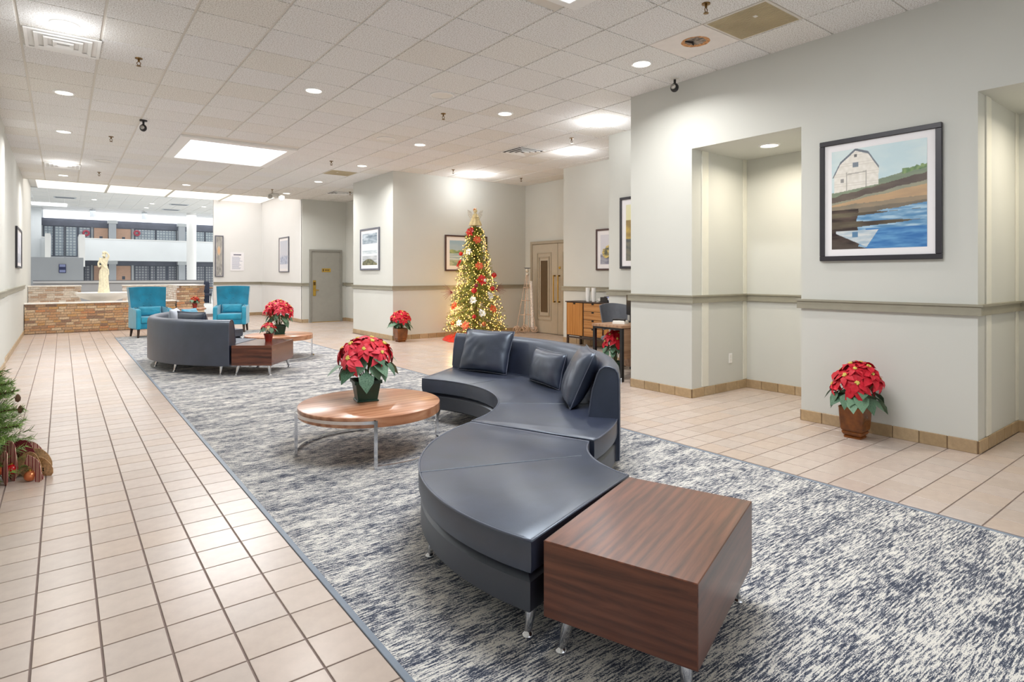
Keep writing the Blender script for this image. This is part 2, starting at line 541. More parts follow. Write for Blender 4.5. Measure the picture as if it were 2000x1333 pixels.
# everything to the right of these lines is behind the right-hand walls
WALLPATH = [(5.79, -3.4), (5.79, 0.2), (6.92, 0.2), (6.92, 1.49), (5.79, 1.49), (5.79, 2.90), (6.92, 2.90), (6.92, 4.17), (5.79, 4.17), (5.79, 5.09),
            (7.09, 5.09), (7.09, 6.70), (8.53, 6.70), (8.53, 9.38), (9.42, 9.38), (9.42, 11.8), (5.73, 11.8), (5.73, 14.0), (7.05, 14.0), (7.05, 17.8),
            (5.70, 17.8), (5.70, 22.3), (4.13, 22.3)]
def xmax_at(y):
    best = 5.70
    for (xa, ya), (xb, yb) in zip(WALLPATH, WALLPATH[1:]):
        if abs(xa - xb) < 1e-6 and min(ya, yb) - 1e-6 <= y <= max(ya, yb) + 1e-6: best = xa
    return best
cells = []
for i in range(-4, 46):
    for j in range(-16, 100):
        x0, y0 = FT_X0 + i * FT_S, FT_Y0 + j * FT_S
        cx, cy = x0 + FT_S / 2, y0 + FT_S / 2
        if cx < XL + 0.02 or cy > (22.25 if cx > 3.2 else 18.3) or cx > xmax_at(cy) + 0.02: continue
        gr = 0.00375
        b = [x0 + gr, x0 + FT_S - gr, y0 + gr, y0 + FT_S - gr]
        if CAR[2] < cy < CAR[3] + FT_S / 2 and CAR[0] < b[1] and b[0] < CAR[1] and b[2] < CAR[3]:
            if b[0] < CAR[0]: b[1] = CAR[0] - 0.004
            elif b[1] > CAR[1]: b[0] = CAR[1] + 0.004
            elif b[3] > CAR[3]: b[2] = CAR[3] + 0.004
            else: continue
            if b[1] - b[0] < 0.02 or b[3] - b[2] < 0.02: continue
        q = cam_uv(cx, cy, 0)
        vis = q and -60 < q[0] < 2060 and q[1] < 1420
        cells.append((q[2] if vis else 1e3 + hypot(cx, cy), b))
cells.sort()
tile_mes = {}
for d, b in cells[:300]:
    w, h = round(b[1] - b[0], 4), round(b[3] - b[2], 4)
    if (w, h) not in tile_mes:
        bm = mb_new()
        add_stack(bm, [(-w / 2, -h / 2), (w / 2, -h / 2), (w / 2, h / 2), (-w / 2, h / 2)], [(0, 0), (0, 0.0025), (0.0015, 0.004)], cap0=False)
        tile_mes[w, h] = mesh_of('tile', bm, 'tile')
    link('tile', tile_mes[w, h], floor, ((b[0] + b[1]) / 2, (b[2] + b[3]) / 2, -0.004))
bm = mb_new()
for d, b in cells[300:]:
    add_stack(bm, [(b[0], b[2]), (b[1], b[2]), (b[1], b[3]), (b[0], b[3])], [(0, -0.004), (0, -0.0015), (0.0015, 0)], cap0=False)
tag(obj('distant_tile', bm, 'tile_far', floor), kind='stuff')

# ---- carpet let into the floor
carpet = thing('carpet', 'long navy and cream streaked carpet strip set into the tiled floor', 'carpet', (2.5, 5, 0))
bm = mb_new()
e = 0.028
add_box(bm, CAR[0] + e - 2.5, CAR[1] - e - 2.5, CAR[2] - 5, CAR[3] - e - 5, -0.008, 0.0)
obj('pile', bm, 'carpet', carpet)
for x0, x1, y0, y1 in ((CAR[0], CAR[0] + e, CAR[2], CAR[3]), (CAR[1] - e, CAR[1], CAR[2], CAR[3]), (CAR[0] + e, CAR[1] - e, CAR[3] - e, CAR[3])):
    bm = mb_new()
    add_box(bm, x0 - 2.5, x1 - 2.5, y0 - 5, y1 - 5, -0.008, 0.002, None, 0.002)
    obj('edging', bm, 'carpet_edge', carpet)

# ---- ceiling: grid plane and single tiles
CT_S, CT_X0, CT_Y0 = 0.6175, 2.152, 5.07
bm = mb_new()
add_box(bm, -0.9, 9.6, -3.4, 17.95, HC + 0.010, HC + 0.14)
ceiling = struct('ceiling', bm, 'tbar', 'suspended ceiling of speckled square tiles in white bars', 'ceiling')
def ctile_me(x0, x1, y0, y1):
    bm = mb_new()
    add_stack(bm, [(x0, y0), (x1, y0), (x1, y1), (x0, y1)], [(0, 0.010), (0, 0.003), (0.003, 0)])
    for f in bm.faces: f.normal_flip()
    return bm
g = 0.011
ct_me = mesh_of('ceiling_tile', ctile_me(-CT_S / 2 + g, CT_S / 2 - g, -CT_S / 2 + 0.006, CT_S / 2 - 0.006), 'ctile')
skyl = [(1.53, 3.39, 10.85, 12.95), (1.53, 3.47, 1.55, 3.67)]
special = {}
def ckey(x, y): return (math.floor((x - CT_X0) / CT_S), math.floor((y - CT_Y0) / CT_S))
special[ckey(4.97, 2.95)] = 'beige'
special[ckey(4.97, 3.53)] = 'hole'
special[ckey(4.88, 12.8)] = 'beige'
cc = []
for i in range(-5, 13):
    for j in range(-14, 21):
        x0, y0 = CT_X0 + i * CT_S, CT_Y0 + j * CT_S
        cx, cy = x0 + CT_S / 2, y0 + CT_S / 2
        if y0 + CT_S > 17.95 + 0.3 or cx > xmax_at(cy) + 0.35 or cx < -0.95: continue
        if any(sx0 - 0.1 < cx < sx1 + 0.1 and sy0 - 0.1 < cy < sy1 + 0.1 for sx0, sx1, sy0, sy1 in skyl): continue
        if special.get((i, j)): continue
        q = cam_uv(cx, cy, HC)
        vis = q and -150 < q[0] < 2150 and q[1] > -150
        cc.append((q[2] if vis else 1e3 + hypot(cx, cy), cx, cy))
cc.sort()
for d, x, y in cc[:300]: link('ceiling_tile', ct_me, ceiling, (x, y, HC))
bm = mb_new()
for d, x, y in cc[300:]:
    add_box(bm, x - CT_S / 2 + g, x + CT_S / 2 - g, y - CT_S / 2 + 0.006, y + CT_S / 2 - 0.006, HC, HC + 0.011)
tag(obj('distant_ceiling_tile', bm, 'ctile', ceiling), kind='stuff')

# ---- walls as mitred strips that follow the plan
def strip(path, t):
    """path offset to its right by t (mitred)"""
    out = []
    n = len(path)
    for i in range(n):
        p = Vector(path[i])
        ns = []
        if i > 0: d = (p - Vector(path[i - 1])).normalized(); ns.append(Vector((d.y, -d.x)))
        if i < n - 1: d = (Vector(path[i + 1]) - p).normalized(); ns.append(Vector((d.y, -d.x)))
        if len(ns) == 1: o = ns[0] * t
        else: o = (ns[0] + ns[1]) * (t / (1 + ns[0].dot(ns[1])))
        out.append(tuple(p + o))
    return out
def wall(name, path, z1, mat, label, t=0.10, z0=-0.01):
    bm = mb_new()
    add_prism(bm, ccw(path + strip(path, t)[::-1]), z0, z1)
    return struct(name, bm, mat, label, 'wall')
WP = WALLPATH
wall('wall_right', WP[0:11], HC + 0.01, 'wall', 'right wall with two tall niches and the barn painting')
wall('wall_alcove', [(7.09, 5.09), (7.09, 6.70), (8.53, 6.70), (8.53, 9.38), (9.42, 9.38)], HC + 0.01, 'wall', 'stepped wall behind the desk and the oak cabinet')
wall('wall_entry', [(9.42, 9.38), (9.42, 11.9)], HC + 0.01, 'wall', 'short wall holding the taupe double door')
wall('wall_middle', [(9.42, 11.8), (5.73, 11.8), (5.73, 14.0), (7.05, 14.0)], HC + 0.01, 'wall', 'projecting wall block behind the lit christmas tree')
wall('wall_recess', [(7.05, 14.0), (7.05, 17.8), (5.70, 17.8)], HC + 0.01, 'wall', 'recess wall holding the plain grey door')
wall('wall_corridor', [(5.70, 17.86), (5.70, 22.3), (4.13, 22.3)], 4.02, 'wall_white', 'white wall at the far end beside the open atrium')
bm = mb_new(); add_box(bm, XL - 0.12, XL, -3.4, 22.35, -0.01, 4.02)
struct('wall_left', bm, 'wall', 'long left wall leading to the brick planter', 'wall')
bm = mb_new(); add_box(bm, XL, XL + 0.03, -3.4, 11.9, -0.01, HC + 0.01)
struct('wall_left_front', bm, 'wall', 'thicker front part of the left wall', 'wall')
for y0, y1, lab in ((2.90, 4.17, 'lintel over the niche beside the barn painting'), (0.2, 1.49, 'lintel over the niche at the right photo edge')):
    bm = mb_new(); add_box(bm, 5.79, 6.93, y0, y1, 2.885, HC + 0.01)
    struct('wall_lintel', bm, 'wall', lab, 'wall')
# end beam of the lobby ceiling
bm = mb_new(); add_box(bm, XL, 5.70, 17.93, 18.0, HC - 0.005, 4.02)
struct('trim_1', bm, 'trim', 'edge beam where the lobby ceiling ends', 'trim')

# niche panel strips
k = 2
for yb, lab in ((4.17, 'beside the plain pier'), (1.49, 'at the right photo edge')):
    for x0, x1, nm in ((5.97, 6.10, 'wide'), (6.84, 6.92, 'corner')):
        bm = mb_new(); add_box(bm, x0, x1, yb - 0.012, yb, 0.11, 2.885, None, 0.002)
        struct('trim_%d' % k, bm, 'trim', '%s upright panel strip in the niche %s' % (nm, lab), 'trim'); k += 1

# chair rails
def rail(path, label, t=0.03):
    global k
    poly = path + strip(path, -t)[::-1]
    lip = path + strip(path, -t - 0.012)[::-1]
    bm = mb_new()
    add_prism(bm, ccw(poly), 1.100, 1.172)
    o = struct('trim_%d' % k, bm, 'rail', label, 'chair rail'); k += 1
    bm = mb_new(); add_prism(bm, ccw(lip), 1.172, 1.190)
    obj('rail_lip', bm, 'rail', o)
rail(WP[0:11], 'olive chair rail along the right wall and niches')
rail([(7.09, 5.12), (7.09, 6.70), (8.53, 6.70), (8.53, 9.38), (9.42, 9.38), (9.42, 9.46)], 'chair rail on the stepped wall behind the cabinet')
rail([(9.42, 11.56), (9.42, 11.8), (5.73, 11.8), (5.73, 14.0), (7.05, 14.0), (7.05, 17.8), (6.94, 17.8)], 'chair rail running behind the christmas tree')
rail([(5.88, 17.8), (5.70, 17.8), (5.70, 22.3), (4.13, 22.3)], 'chair rail on the far white wall')
for y0, y1, x, lab in ((-3.4, 11.9, XL + 0.03, 'chair rail on the front left wall'), (11.9, 18.25, XL, 'chair rail on the left wall by its picture')):
    bm = mb_new(); add_box(bm, x, x + 0.03, y0, y1, 1.10, 1.172)
    o = struct('trim_%d' % k, bm, 'rail', lab, 'chair rail'); k += 1
    bm = mb_new(); add_box(bm, x, x + 0.042, y0, y1, 1.172, 1.19)
    obj('rail_lip', bm, 'rail', o)

# tiled skirting: grout strip with single tiles on it
def skirting(name, path, label, individual=True):
    bm = mb_new()
    add_prism(bm, ccw(path + strip(path, -0.006)[::-1]), 0.0, 0.100)
    o = struct(name, bm, 'base_grout', label, 'skirting')
    for (xa, ya), (xb, yb) in zip(path, path[1:]):
        L = hypot(xb - xa, yb - ya)
        a = atan2(yb - ya, xb - xa)
        n = max(1, round(L / 0.2125))
        w = L / n
        for i in range(n):
            m = (i + 0.5) * w
            key = round(w, 3)
            if key not in _sk:
                b2 = mb_new(); add_box(b2, -w / 2 + 0.003, w / 2 - 0.003, 0, 0.013, 0, 0.105, None, 0.003)
                _sk[key] = mesh_of('skirting_tile', b2, 'base_tile')
            link('skirting_tile', _sk[key], o, (xa + cos(a) * m, ya + sin(a) * m, 0), (0, 0, a))
_sk = {}
skirting('baseboard_right', WP[0:11], 'tan tile skirting along the right wall')
skirting('baseboard_alcove', [(7.09, 5.11), (7.09, 6.70), (8.53, 6.70), (8.53, 9.38), (9.42, 9.38)], 'tan tile skirting behind the desk')
skirting('baseboard_middle', [(9.42, 11.56), (9.42, 11.8), (5.73, 11.8), (5.73, 14.0), (7.05, 14.0), (7.05, 17.8), (6.94, 17.8)], 'tan tile skirting behind the christmas tree')
skirting('baseboard_far', [(5.88, 17.8), (5.70, 17.8), (5.70, 22.3), (4.13, 22.3)], 'tan tile skirting on the far white wall')
skirting('baseboard_left', [(XL, 18.25), (XL, 11.9), (XL + 0.03, 11.9), (XL + 0.03, 2.0)], 'tan tile skirting along the left wall')

# ---- luminous ceiling panels
for n_, (x0, x1, y0, y1) in enumerate(skyl):
    t = thing('ceiling_light_panel', ['bright luminous panel in a white frame, farther along the ceiling', 'white framed luminous panel cut by the top photo edge'][n_], 'ceiling light', ((x0 + x1) / 2, (y0 + y1) / 2, HC))
    hx, hy, b = (x1 - x0) / 2, (y1 - y0) / 2, 0.17
    for bx in ((-hx, hx, -hy, -hy + b), (-hx, hx, hy - 0.07, hy), (-hx, -hx + b, -hy + b, hy - 0.07), (hx - 0.13, hx, -hy + b, hy - 0.07)):
        box_obj('frame_side', 'white', *bx, -0.030, 0.012, t, 0.004)
    box_obj('diffuser', 'panel_light', -hx + b, hx - 0.13, -hy + b, hy - 0.07, -0.004, 0.008, t)
    area_light('panel_glow', (0, 0, -0.03), 2 * hx - 0.3, 2 * hy - 0.3, P_SKY * (1.4, 1.2)[n_], (0.97, 0.985, 1), parent=t)

# ---- luminous band beyond the lobby ceiling
bm = mb_new(); add_box(bm, XL - 0.1, 5.8, 18.0, 22.35, 4.02, 4.10)
band = struct('ceiling_band', bm, 'white', 'lowered luminous ceiling band before the atrium', 'ceiling')
xs = [-0.60, 1.07, 2.69, 4.30, 5.68]
for i in range(4):
    box_obj('light_panel', 'band_light', xs[i] + 0.03, xs[i + 1] - 0.03, 18.02, 22.30, 4.008, 4.02, band)
for i in range(1, 4):
    box_obj('divider_bar', 'trim', xs[i] - 0.03, xs[i] + 0.03, 18.02, 22.32, 3.985, 4.02, band)
area_light('band_glow', (2.4, 20.1, 3.97), 5.6, 4.0, P_BAND, (1, 0.985, 0.97), parent=None)

# ================================================================== ATRIUM BEYOND THE LOBBY
ZA = 5.30
bm = mb_new(); add_box(bm, -7, 16, 22.35, 46, ZA + 0.012, ZA + 0.2)
atr_c = struct('ceiling_atrium', bm, 'white', 'grey tiled ceiling of the atrium', 'ceiling')
bm = mb_new(); add_box(bm, -7, 16, 22.30, 22.42, 4.02, ZA + 0.2)
struct('wall_atrium_front', bm, 'wall_grey', 'bulkhead over the end of the luminous band', 'wall')
at_me = None
bm = mb_new()
add_stack(bm, [(-.5, -.5), (.5, -.5), (.5, .5), (-.5, .5)], [(0.0, 0.012), (0.0, 0.0)])
at_me = mesh_of('atrium_ceiling_tile', bm, 'ctile_atr')
cells = []
for i in range(-9, 12):
    for j in range(0, 18):
        x, y = 0.1 + 0.62 * i + 0.31, 33.3 + 0.62 * j
        q = cam_uv(x, y, ZA)
        if q and 50 < q[0] < 425 and y < 41.9: cells.append((q[2], x, y))
cells.sort()
for d, x, y in cells[:290]: link('ceiling_tile', at_me, atr_c, (x, y, ZA), None, (0.60, 0.595, 1))
bm = mb_new(); add_box(bm, -7, -6.8, 22.4, 46, -0.01, ZA + 0.2)
struct('wall_atrium_left', bm, 'wall_cool', 'hidden left wall of the atrium', 'wall')
bm = mb_new(); add_box(bm, 15.8, 16, 22.4, 46, -0.01, ZA + 0.2)
struct('wall_atrium_right', bm, 'wall_cool', 'hidden right wall of the atrium', 'wall')
FY = 45.0
bm = mb_new(); add_box(bm, -7, 16, FY + 0.02, FY + 0.2, -0.01, ZA + 0.2)
fac = struct('wall_atrium_back', bm, 'wall_cool', 'far atrium wall with two rows of room doors', 'wall')
def fx(px, Y=FY):
    u = (px - 1000) / 1153.5
    c, s = cos(R(37.3)), sin(R(37.3))
    return Y * (u * c + s) / (c - u * s)
def fz(px, py, Y=FY):
    u = (px - 1000) / 1153.5
    c, s = cos(R(37.3)), sin(R(37.3))
    return CAMZ + Y / (c - u * s) * (538 - py) / 1153.5
box_obj('dark_header', 'header_dark', -7, 15.8, FY - 0.06, FY + 0.03, 4.42, 4.86, fac)
box_obj('dark_header', 'header_dark', -7, 15.8, FY - 0.06, FY + 0.03, 2.06, 2.40, fac)
box_obj('lit_soffit', 'strip_light', fx(85), 15.8, FY - 0.35, FY + 0.03, 4.86, ZA + 0.01, fac)
# upper gallery
PY = 43.0
bm = mb_new(); add_box(bm, -7, 15.8, PY, FY + 0.02, 2.32, 2.50)
gal = struct('trim_gallery', bm, 'wall_cool', 'floor slab of the upper gallery in the atrium', 'gallery')
for n_, (a, b) in enumerate(((fx(163, PY), 15.8), (fx(81, PY), fx(90, PY)))):
    bm = mb_new(); add_box(bm, a, b, PY - 0.12, PY, 2.30, 3.58)
    o = struct('wall_parapet', bm, 'wall_cool', ['long white gallery parapet in the atrium', 'short white parapet left of the stair opening'][n_], 'parapet')
    box_obj('parapet_cap', 'white', a, b, PY - 0.15, PY + 0.02, 3.58, 3.62, o)
for a, b, lab in ((fx(90, PY), fx(100, PY), 'left'), (fx(152, PY), fx(163, PY), 'right')):
    bm = mb_new(); add_box(bm, a, b, PY - 3.0, PY, 1.9, 3.66)
    struct('wall_stair', bm, 'white', '%s white stair side wall rising to the gallery' % lab, 'wall')
bm = mb_new()
for i in range(6): add_box(bm, fx(100, PY), fx(152, PY), PY - 0.3 * i - 0.3, PY - 0.3 * i, 0, 2.42 - 0.18 * i)
struct('trim_stair', bm, 'header_dark', 'dark stair flight up to the gallery', 'stair')
bm = mb_new(); add_box(bm, -7, fx(81, 43.2), 43.1, 43.3, 0, ZA + 0.01)
struct('wall_atrium_side', bm, 'wall_cool', 'tall white wall left of the gallery', 'wall')
bm = mb_new(); add_box(bm, -7, fx(163, 30.0), 30.0, 30.2, 0, fz(110, 503, 30.0))
gw = struct('wall_stair_front', bm, 'wall_grey', 'pale grey stair wall with a navy sign', 'wall')
# doors, windows, pilasters of both floors
nw = 0
def facade_door(px0, px1, z0, z1, lab):
    d = thing('room_door', lab, 'door', (fx((px0 + px1) / 2), FY + 0.015, z0))
    h = (fx(px1) - fx(px0)) / 2
    box_obj('door_leaf', 'door_peach', -h + 0.04, h - 0.04, -0.05, 0.0, 0, z1 - z0 - 0.04, d)
    for x in (-h, h - 0.04): box_obj('jamb', 'frame_dark', x, x + 0.04, -0.07, 0.0, 0, z1 - z0, d)
    box_obj('door_head', 'frame_dark', -h + 0.04, h - 0.04, -0.07, 0.0, z1 - z0 - 0.04, z1 - z0, d)
    box_obj('door_number', 'frame_dark', -0.08, 0.08, -0.056, -0.05, 1.15, 1.36, d)
def facade_window(px0, px1, z0, z1, lab, dim=False, split=None):
    global nw
    nw += 1
    bm = mb_new()
    x0, x1 = fx(px0), fx(px1)
    add_box(bm, x0, x1, FY - 0.03, FY + 0.02, z0, z1)
    w = struct('window_%d' % nw, bm, 'frame_dark', lab, 'window')
    ps = [px0] + (split or []) + [px1]
    for a, b in zip(ps, ps[1:]):
        box_obj('curtained_pane', 'curtain_shaded' if dim else 'curtain', fx(a) + 0.06, fx(b) - 0.06, FY - 0.045, FY - 0.03, z0 + 0.12, z1 - 0.06, w)
facade_door(182, 212.5, 2.5, 4.42, 'upper peach room door left of the nearer pilaster')
facade_door(225.5, 257, 2.5, 4.42, 'upper peach room door right of the nearer pilaster')
facade_door(182, 212.5, 0, 2.06, 'lower peach room door half behind the statue')
facade_door(225.5, 257, 0, 2.06, 'lower peach room door right of the statue')
facade_window(84, 126, 2.5, 4.42, 'upper gallery window above the stair, left half', split=[105])
facade_window(127, 178, 2.5, 4.42, 'upper gallery window with a red wreath left of the doors', split=[152])
facade_window(262, 345, 2.5, 4.42, 'upper gallery window right of the two peach doors', split=[304])
facade_window(359, 440, 2.5, 4.42, 'upper gallery window behind the round white column', split=[380, 400])
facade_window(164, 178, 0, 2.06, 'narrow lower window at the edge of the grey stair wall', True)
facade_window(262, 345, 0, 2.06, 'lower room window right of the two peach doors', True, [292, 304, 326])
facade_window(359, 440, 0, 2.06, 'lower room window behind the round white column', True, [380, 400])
for px, lab in ((219, 'between the peach doors'), (353.5, 'beside the round column')):
    for z0, z1, fl in ((2.5, 4.86, 'upper'), (0, 2.32, 'lower')):
        x = fx(px)
        bm = mb_new(); add_box(bm, x - 0.19, x + 0.19, FY - 0.45, FY - 0.02, z0, z1 - 0.2)
        p = struct('trim_pilaster', bm, 'wall_grey', '%s pilaster %s' % (fl, lab), 'pilaster')
        box_obj('capital', 'wall_cool', x - 0.26, x + 0.26, FY - 0.52, FY - 0.02, z1 - 0.2, z1, p)
for px, lab in ((168, 'round red wreath on the upper window left of the doors'), (267, 'round red wreath on the upper window right of the doors')):
    bm = mb_new()
    add_tube(bm, [(fx(px) + 0.14 * cos(t * pi / 8), FY - 0.16, fz(px, 456) + 0.14 * sin(t * pi / 8)) for t in range(16)], 0.055, 6, True)
    tag(obj('wreath', bm, 'wreath', None, 60), lab, 'wreath')
# round column
bm = mb_new()
add_lathe(bm, [(0.27, 0), (0.27, ZA)], 28, Matrix.Translation((fx(374, 41.4), 41.4, 0)))
struct('column', bm, 'white', 'round white column in the atrium', 'column', 40)
# half wall between lobby fountain and atrium
bm = mb_new(); add_box(bm, XL, fx(398, 24.0), 24.0, 24.15, 0, fz(230, 550, 24.0) - 0.05)
hw = struct('wall_half', bm, 'wall_grey', 'grey half wall behind the fountain', 'wall')
box_obj('wall_cap', 'wall_cool', XL, fx(398, 24.0), 23.95, 24.2, fz(230, 550, 24.0) - 0.05, fz(230, 550, 24.0) + 0.02, hw)
box_obj('dark_line', 'frame_dark', XL, fx(398, 24.0), 23.97, 24.18, fz(230, 550, 24.0) + 0.02, fz(230, 550, 24.0) + 0.04, hw)  # narrow dark strip on top of the cap
bm = mb_new(); add_box(bm, fx(60, 40.4), fx(131, 40.4), 40.0, 41.6, ZA - 0.03, ZA + 0.01)
lp = tag(obj('ceiling_light_panel', bm, 'strip_light'), 'small lit ceiling panel over the atrium stair', 'ceiling light')
# navy sign on the grey stair wall
sg = thing('wall_sign', 'small navy sign with pale bands on the grey stair wall', 'sign', (fx(122, 30.0), 29.99, fz(122, 525, 30)))
hw_ = (fx(129, 30) - fx(115, 30)) / 2
hh_ = (fz(122, 516, 30) - fz(122, 533, 30)) / 2
box_obj('plate', 'sign_blue', -hw_, hw_, -0.02, 0, -hh_, hh_, sg)
for z in (0.12, -0.1): box_obj('pale_band', 'sign_pale', -hw_ + 0.02, hw_ - 0.02, -0.024, -0.02, z - 0.05, z + 0.05, sg)
# pendant cylinders
for px, py, lab in ((181, 417, 'white pendant cylinder light above the upper peach door'), (282, 416, 'white pendant cylinder light above the right gallery window')):
    y = 41.9
    x = fx(px, y)
    t = thing('pendant_light', lab, 'pendant light', (x, y, ZA))
    bm = mb_new(); add_lathe(bm, [(0.14, -0.52), (0.14, -0.08), (0.12, -0.06)], 16); obj('cylinder', bm, 'wall_grey', t, 40)
    bm = mb_new(); add_lathe(bm, [(0.02, -0.07), (0.02, 0.01)], 8); obj('rod', bm, 'white', t, 40)
    bm = mb_new(); add_lathe(bm, [(0.12, -0.53), (0.12, -0.515)], 16); obj('lens', bm, 'lens', t, 40)
# atrium downlights
for n_, (px, py, lab) in enumerate(((184, 390, 'left of the divider'), (297, 398, 'in the middle of the ceiling'), (286, 406, 'nearer the gallery'), (398, 404, 'by the corner of the white wall'))):
    d = (ZA - CAMZ) * 1153.5 / (538 - py)
    u = (px - 1000) / 1153.5
    y = d * (cos(R(37.3)) - u * sin(R(37.3)))
    t = thing('downlight', 'small round atrium downlight ' + lab, 'downlight', (fx(px, y), y, ZA))
    bm = mb_new(); add_lathe(bm, [(0.11, -0.012), (0.135, -0.012), (0.14, 0.0)], 18, cap=False); obj('trim_ring', bm, 'white', t, 40)
    bm = mb_new(); add_lathe(bm, [(0.0, -0.008), (0.112, -0.008), (0.112, 0.0)], 18); obj('lens', bm, 'lens', t)
for px, py, lab in ((127, 386, 'over the stair'), (334, 410, 'beside the column'), (350, 400, 'before the column')):
    d = (ZA - CAMZ) * 1153.5 / (538 - py)
    u = (px - 1000) / 1153.5
    y = d * (cos(R(37.3)) - u * sin(R(37.3)))
    t = thing('air_vent', 'dark slotted atrium ceiling vent ' + lab, 'vent', (fx(px, y), y, ZA))
    box_obj('vent_frame', 'wall_grey', -0.45, 0.45, -0.3, 0.3, -0.015, 0.012, t)
    for q in (-0.15, 0.0, 0.15): box_obj('slot', 'frame_dark', -0.38, 0.38, q - 0.05, q + 0.05, -0.019, -0.014, t)
area_light('atrium_fill', (3.0, 33, ZA - 0.1), 12, 8, P_ATR * 0.9, (1, 1, 1))  # added fill light under the closed atrium ceiling, no skylight there
bm = mb_new(); add_box(bm, -6.8, 15.8, 24.16, FY, -0.004, 0.0)  # white slab added to bounce light onto the atrium ceiling
struct('floor_atrium', bm, 'white', 'white atrium floor added to bounce light up to the ceiling', 'floor')
area_light('atrium_side_fill', (15.5, 33.0, 2.4), 4.2, 16, P_ATR * 1.25, (1, 1, 1), rot=(0, R(90), 0))  # unseen light added to brighten the ceiling, no window is built here
area_light('gallery_light', (4.0, 41.5, ZA - 0.15), 12, 2, P_ATR * 0.4, (0.97, 0.985, 1))
# dining set glimpsed past the brick pier
yq = 33.0
t = thing('dining_chair', 'dark navy covered chair glimpsed right of the brick pier', 'chair', (fx(402, yq), yq, 0))
box_obj('seat', 'navy_cloth', -0.22, 0.22, -0.22, 0.24, 0.40, 0.50, t, 0.02)
bm = mb_new(); add_stack(bm, [(-0.20, 0.16), (0.20, 0.16), (0.20, 0.26), (-0.20, 0.26)], [(0, 0.02), (0, 1.02), (0.03, 1.10)]); obj('cloth_cover', bm, 'navy_cloth', t)
for x, y in ((-.19, -.19), (.19, -.19), (-.19, .2), (.19, .2)):
    bm = mb_new(); add_tube(bm, [(x, y, 0), (x, y, 0.42)], 0.018, 6); obj('leg', bm, 'black', t)
t = thing('cafe_table', 'small orange topped table on white wire legs in the atrium', 'table', (fx(412, yq + .6), yq + 0.6, 0))
bm = mb_new(); add_lathe(bm, [(0.0, 0.76), (0.33, 0.76), (0.34, 0.78), (0.33, 0.80), (0, 0.80)], 20); obj('table_top', bm, 'oak', t, 40)
for k2 in range(4):
    a = k2 * pi / 2 + 0.4
    bm = mb_new(); add_tube(bm, [(0.22 * cos(a), 0.22 * sin(a), 0.01), (0.1 * cos(a), 0.1 * sin(a), 0.4), (0.24 * cos(a), 0.24 * sin(a), 0.765)], 0.022, 6); obj('leg', bm, 'white', t, 60)

# ================================================================== BRICK PLANTER WITH FOUNTAIN
def brick_wall(name, label, x0, x1, y0, y1, h, mats, cap=None, faces=('front',), bl=0.205, bh=0.052, left_mat=None):
    t = thing(name, label, 'brick wall', ((x0 + x1) / 2, (y0 + y1) / 2, 0))
    cx, cy = (x0 + x1) / 2, (y0 + y1) / 2
    hx, hy = (x1 - x0) / 2, (y1 - y0) / 2
    hc = h - (cap or 0)
    box_obj('mortar_core', mats[1], -hx + 0.015, hx - 0.015, -hy + 0.015, hy - 0.015, 0, hc, t)
    cnt = 0
    rows = round(hc / (bh + 0.011))
    rh = hc / rows
    for r_ in range(rows):
        for fc in faces:
            if fc == 'front': L, ax = 2 * hx, 0
            else: L, ax = 2 * hy, 1
            off = (r_ % 2) * 0.5
            xx = -off * bl
            while xx < L - 0.01:
                w = bl * (1 if rnd.random() > 0.25 else 0.72)
                a, b = max(0, xx), min(L, xx + w - 0.011)
                xx += w
                if b - a < 0.03: continue
                fm = left_mat if fc == 'left' and left_mat else mats[0]
                key = (fm, round(b - a, 2), rows)
                if key not in _bk:
                    bm = mb_new(); add_box(bm, -key[1] / 2, key[1] / 2, 0, 0.06, -rh / 2 + 0.005, rh / 2 - 0.005, None, 0.004)
                    _bk[key] = mesh_of('brick', bm, fm)
                pr = rnd.uniform(-0.004, 0.006)
                m = (a + b) / 2
                if fc == 'front': loc, rz = (-hx + m, -hy + pr, rh * (r_ + 0.5)), 0
                elif fc == 'left': loc, rz = (-hx + pr, hy - m, rh * (r_ + 0.5)), -pi / 2
                else: loc, rz = (hx - pr, -hy + m, rh * (r_ + 0.5)), pi / 2
                link('brick', _bk[key], t, loc, (0, 0, rz))
    if cap: box_obj('cap_stone', 'capstone', -hx - 0.015, hx + 0.01, -hy - 0.03, hy + 0.03, h - cap, h, t, 0.006)
    return t
_bk = {}
brick_wall('planter_wall', 'low front brick wall of the fountain planter', XL + 0.01, 2.46, 18.32, 18.60, 0.75, ('brick', 'mortar'), 0.035)
_bk.clear()
brick_wall('brick_pier', 'square tan brick pier between the teal armchairs', 2.48, 3.16, 18.30, 19.9, 1.155, ('brick', 'mortar'), 0.02, ('front', 'left'), left_mat='brick_white')
_bk.clear()
brick_wall('planter_back_wall', 'limed brick wall behind the planter at the left', XL + 0.01, 0.42, 20.3, 20.55, 1.14, ('brick_pale', 'mortar_pale'), 0.03)
_bk.clear()
brick_wall('planter_back_wall', 'whitewashed brick wall beside the tan pier', 1.38, 2.75, 20.3, 20.55, 1.14, ('brick_white', 'mortar_pale'), 0.03)
bm = mb_new(); add_box(bm, XL + 0.01, 2.47, 18.61, 20.29, 0.0, 0.50)
tag(obj('planter_bed', bm, 'capstone'), 'pale planter bed between the brick walls', 'planter')
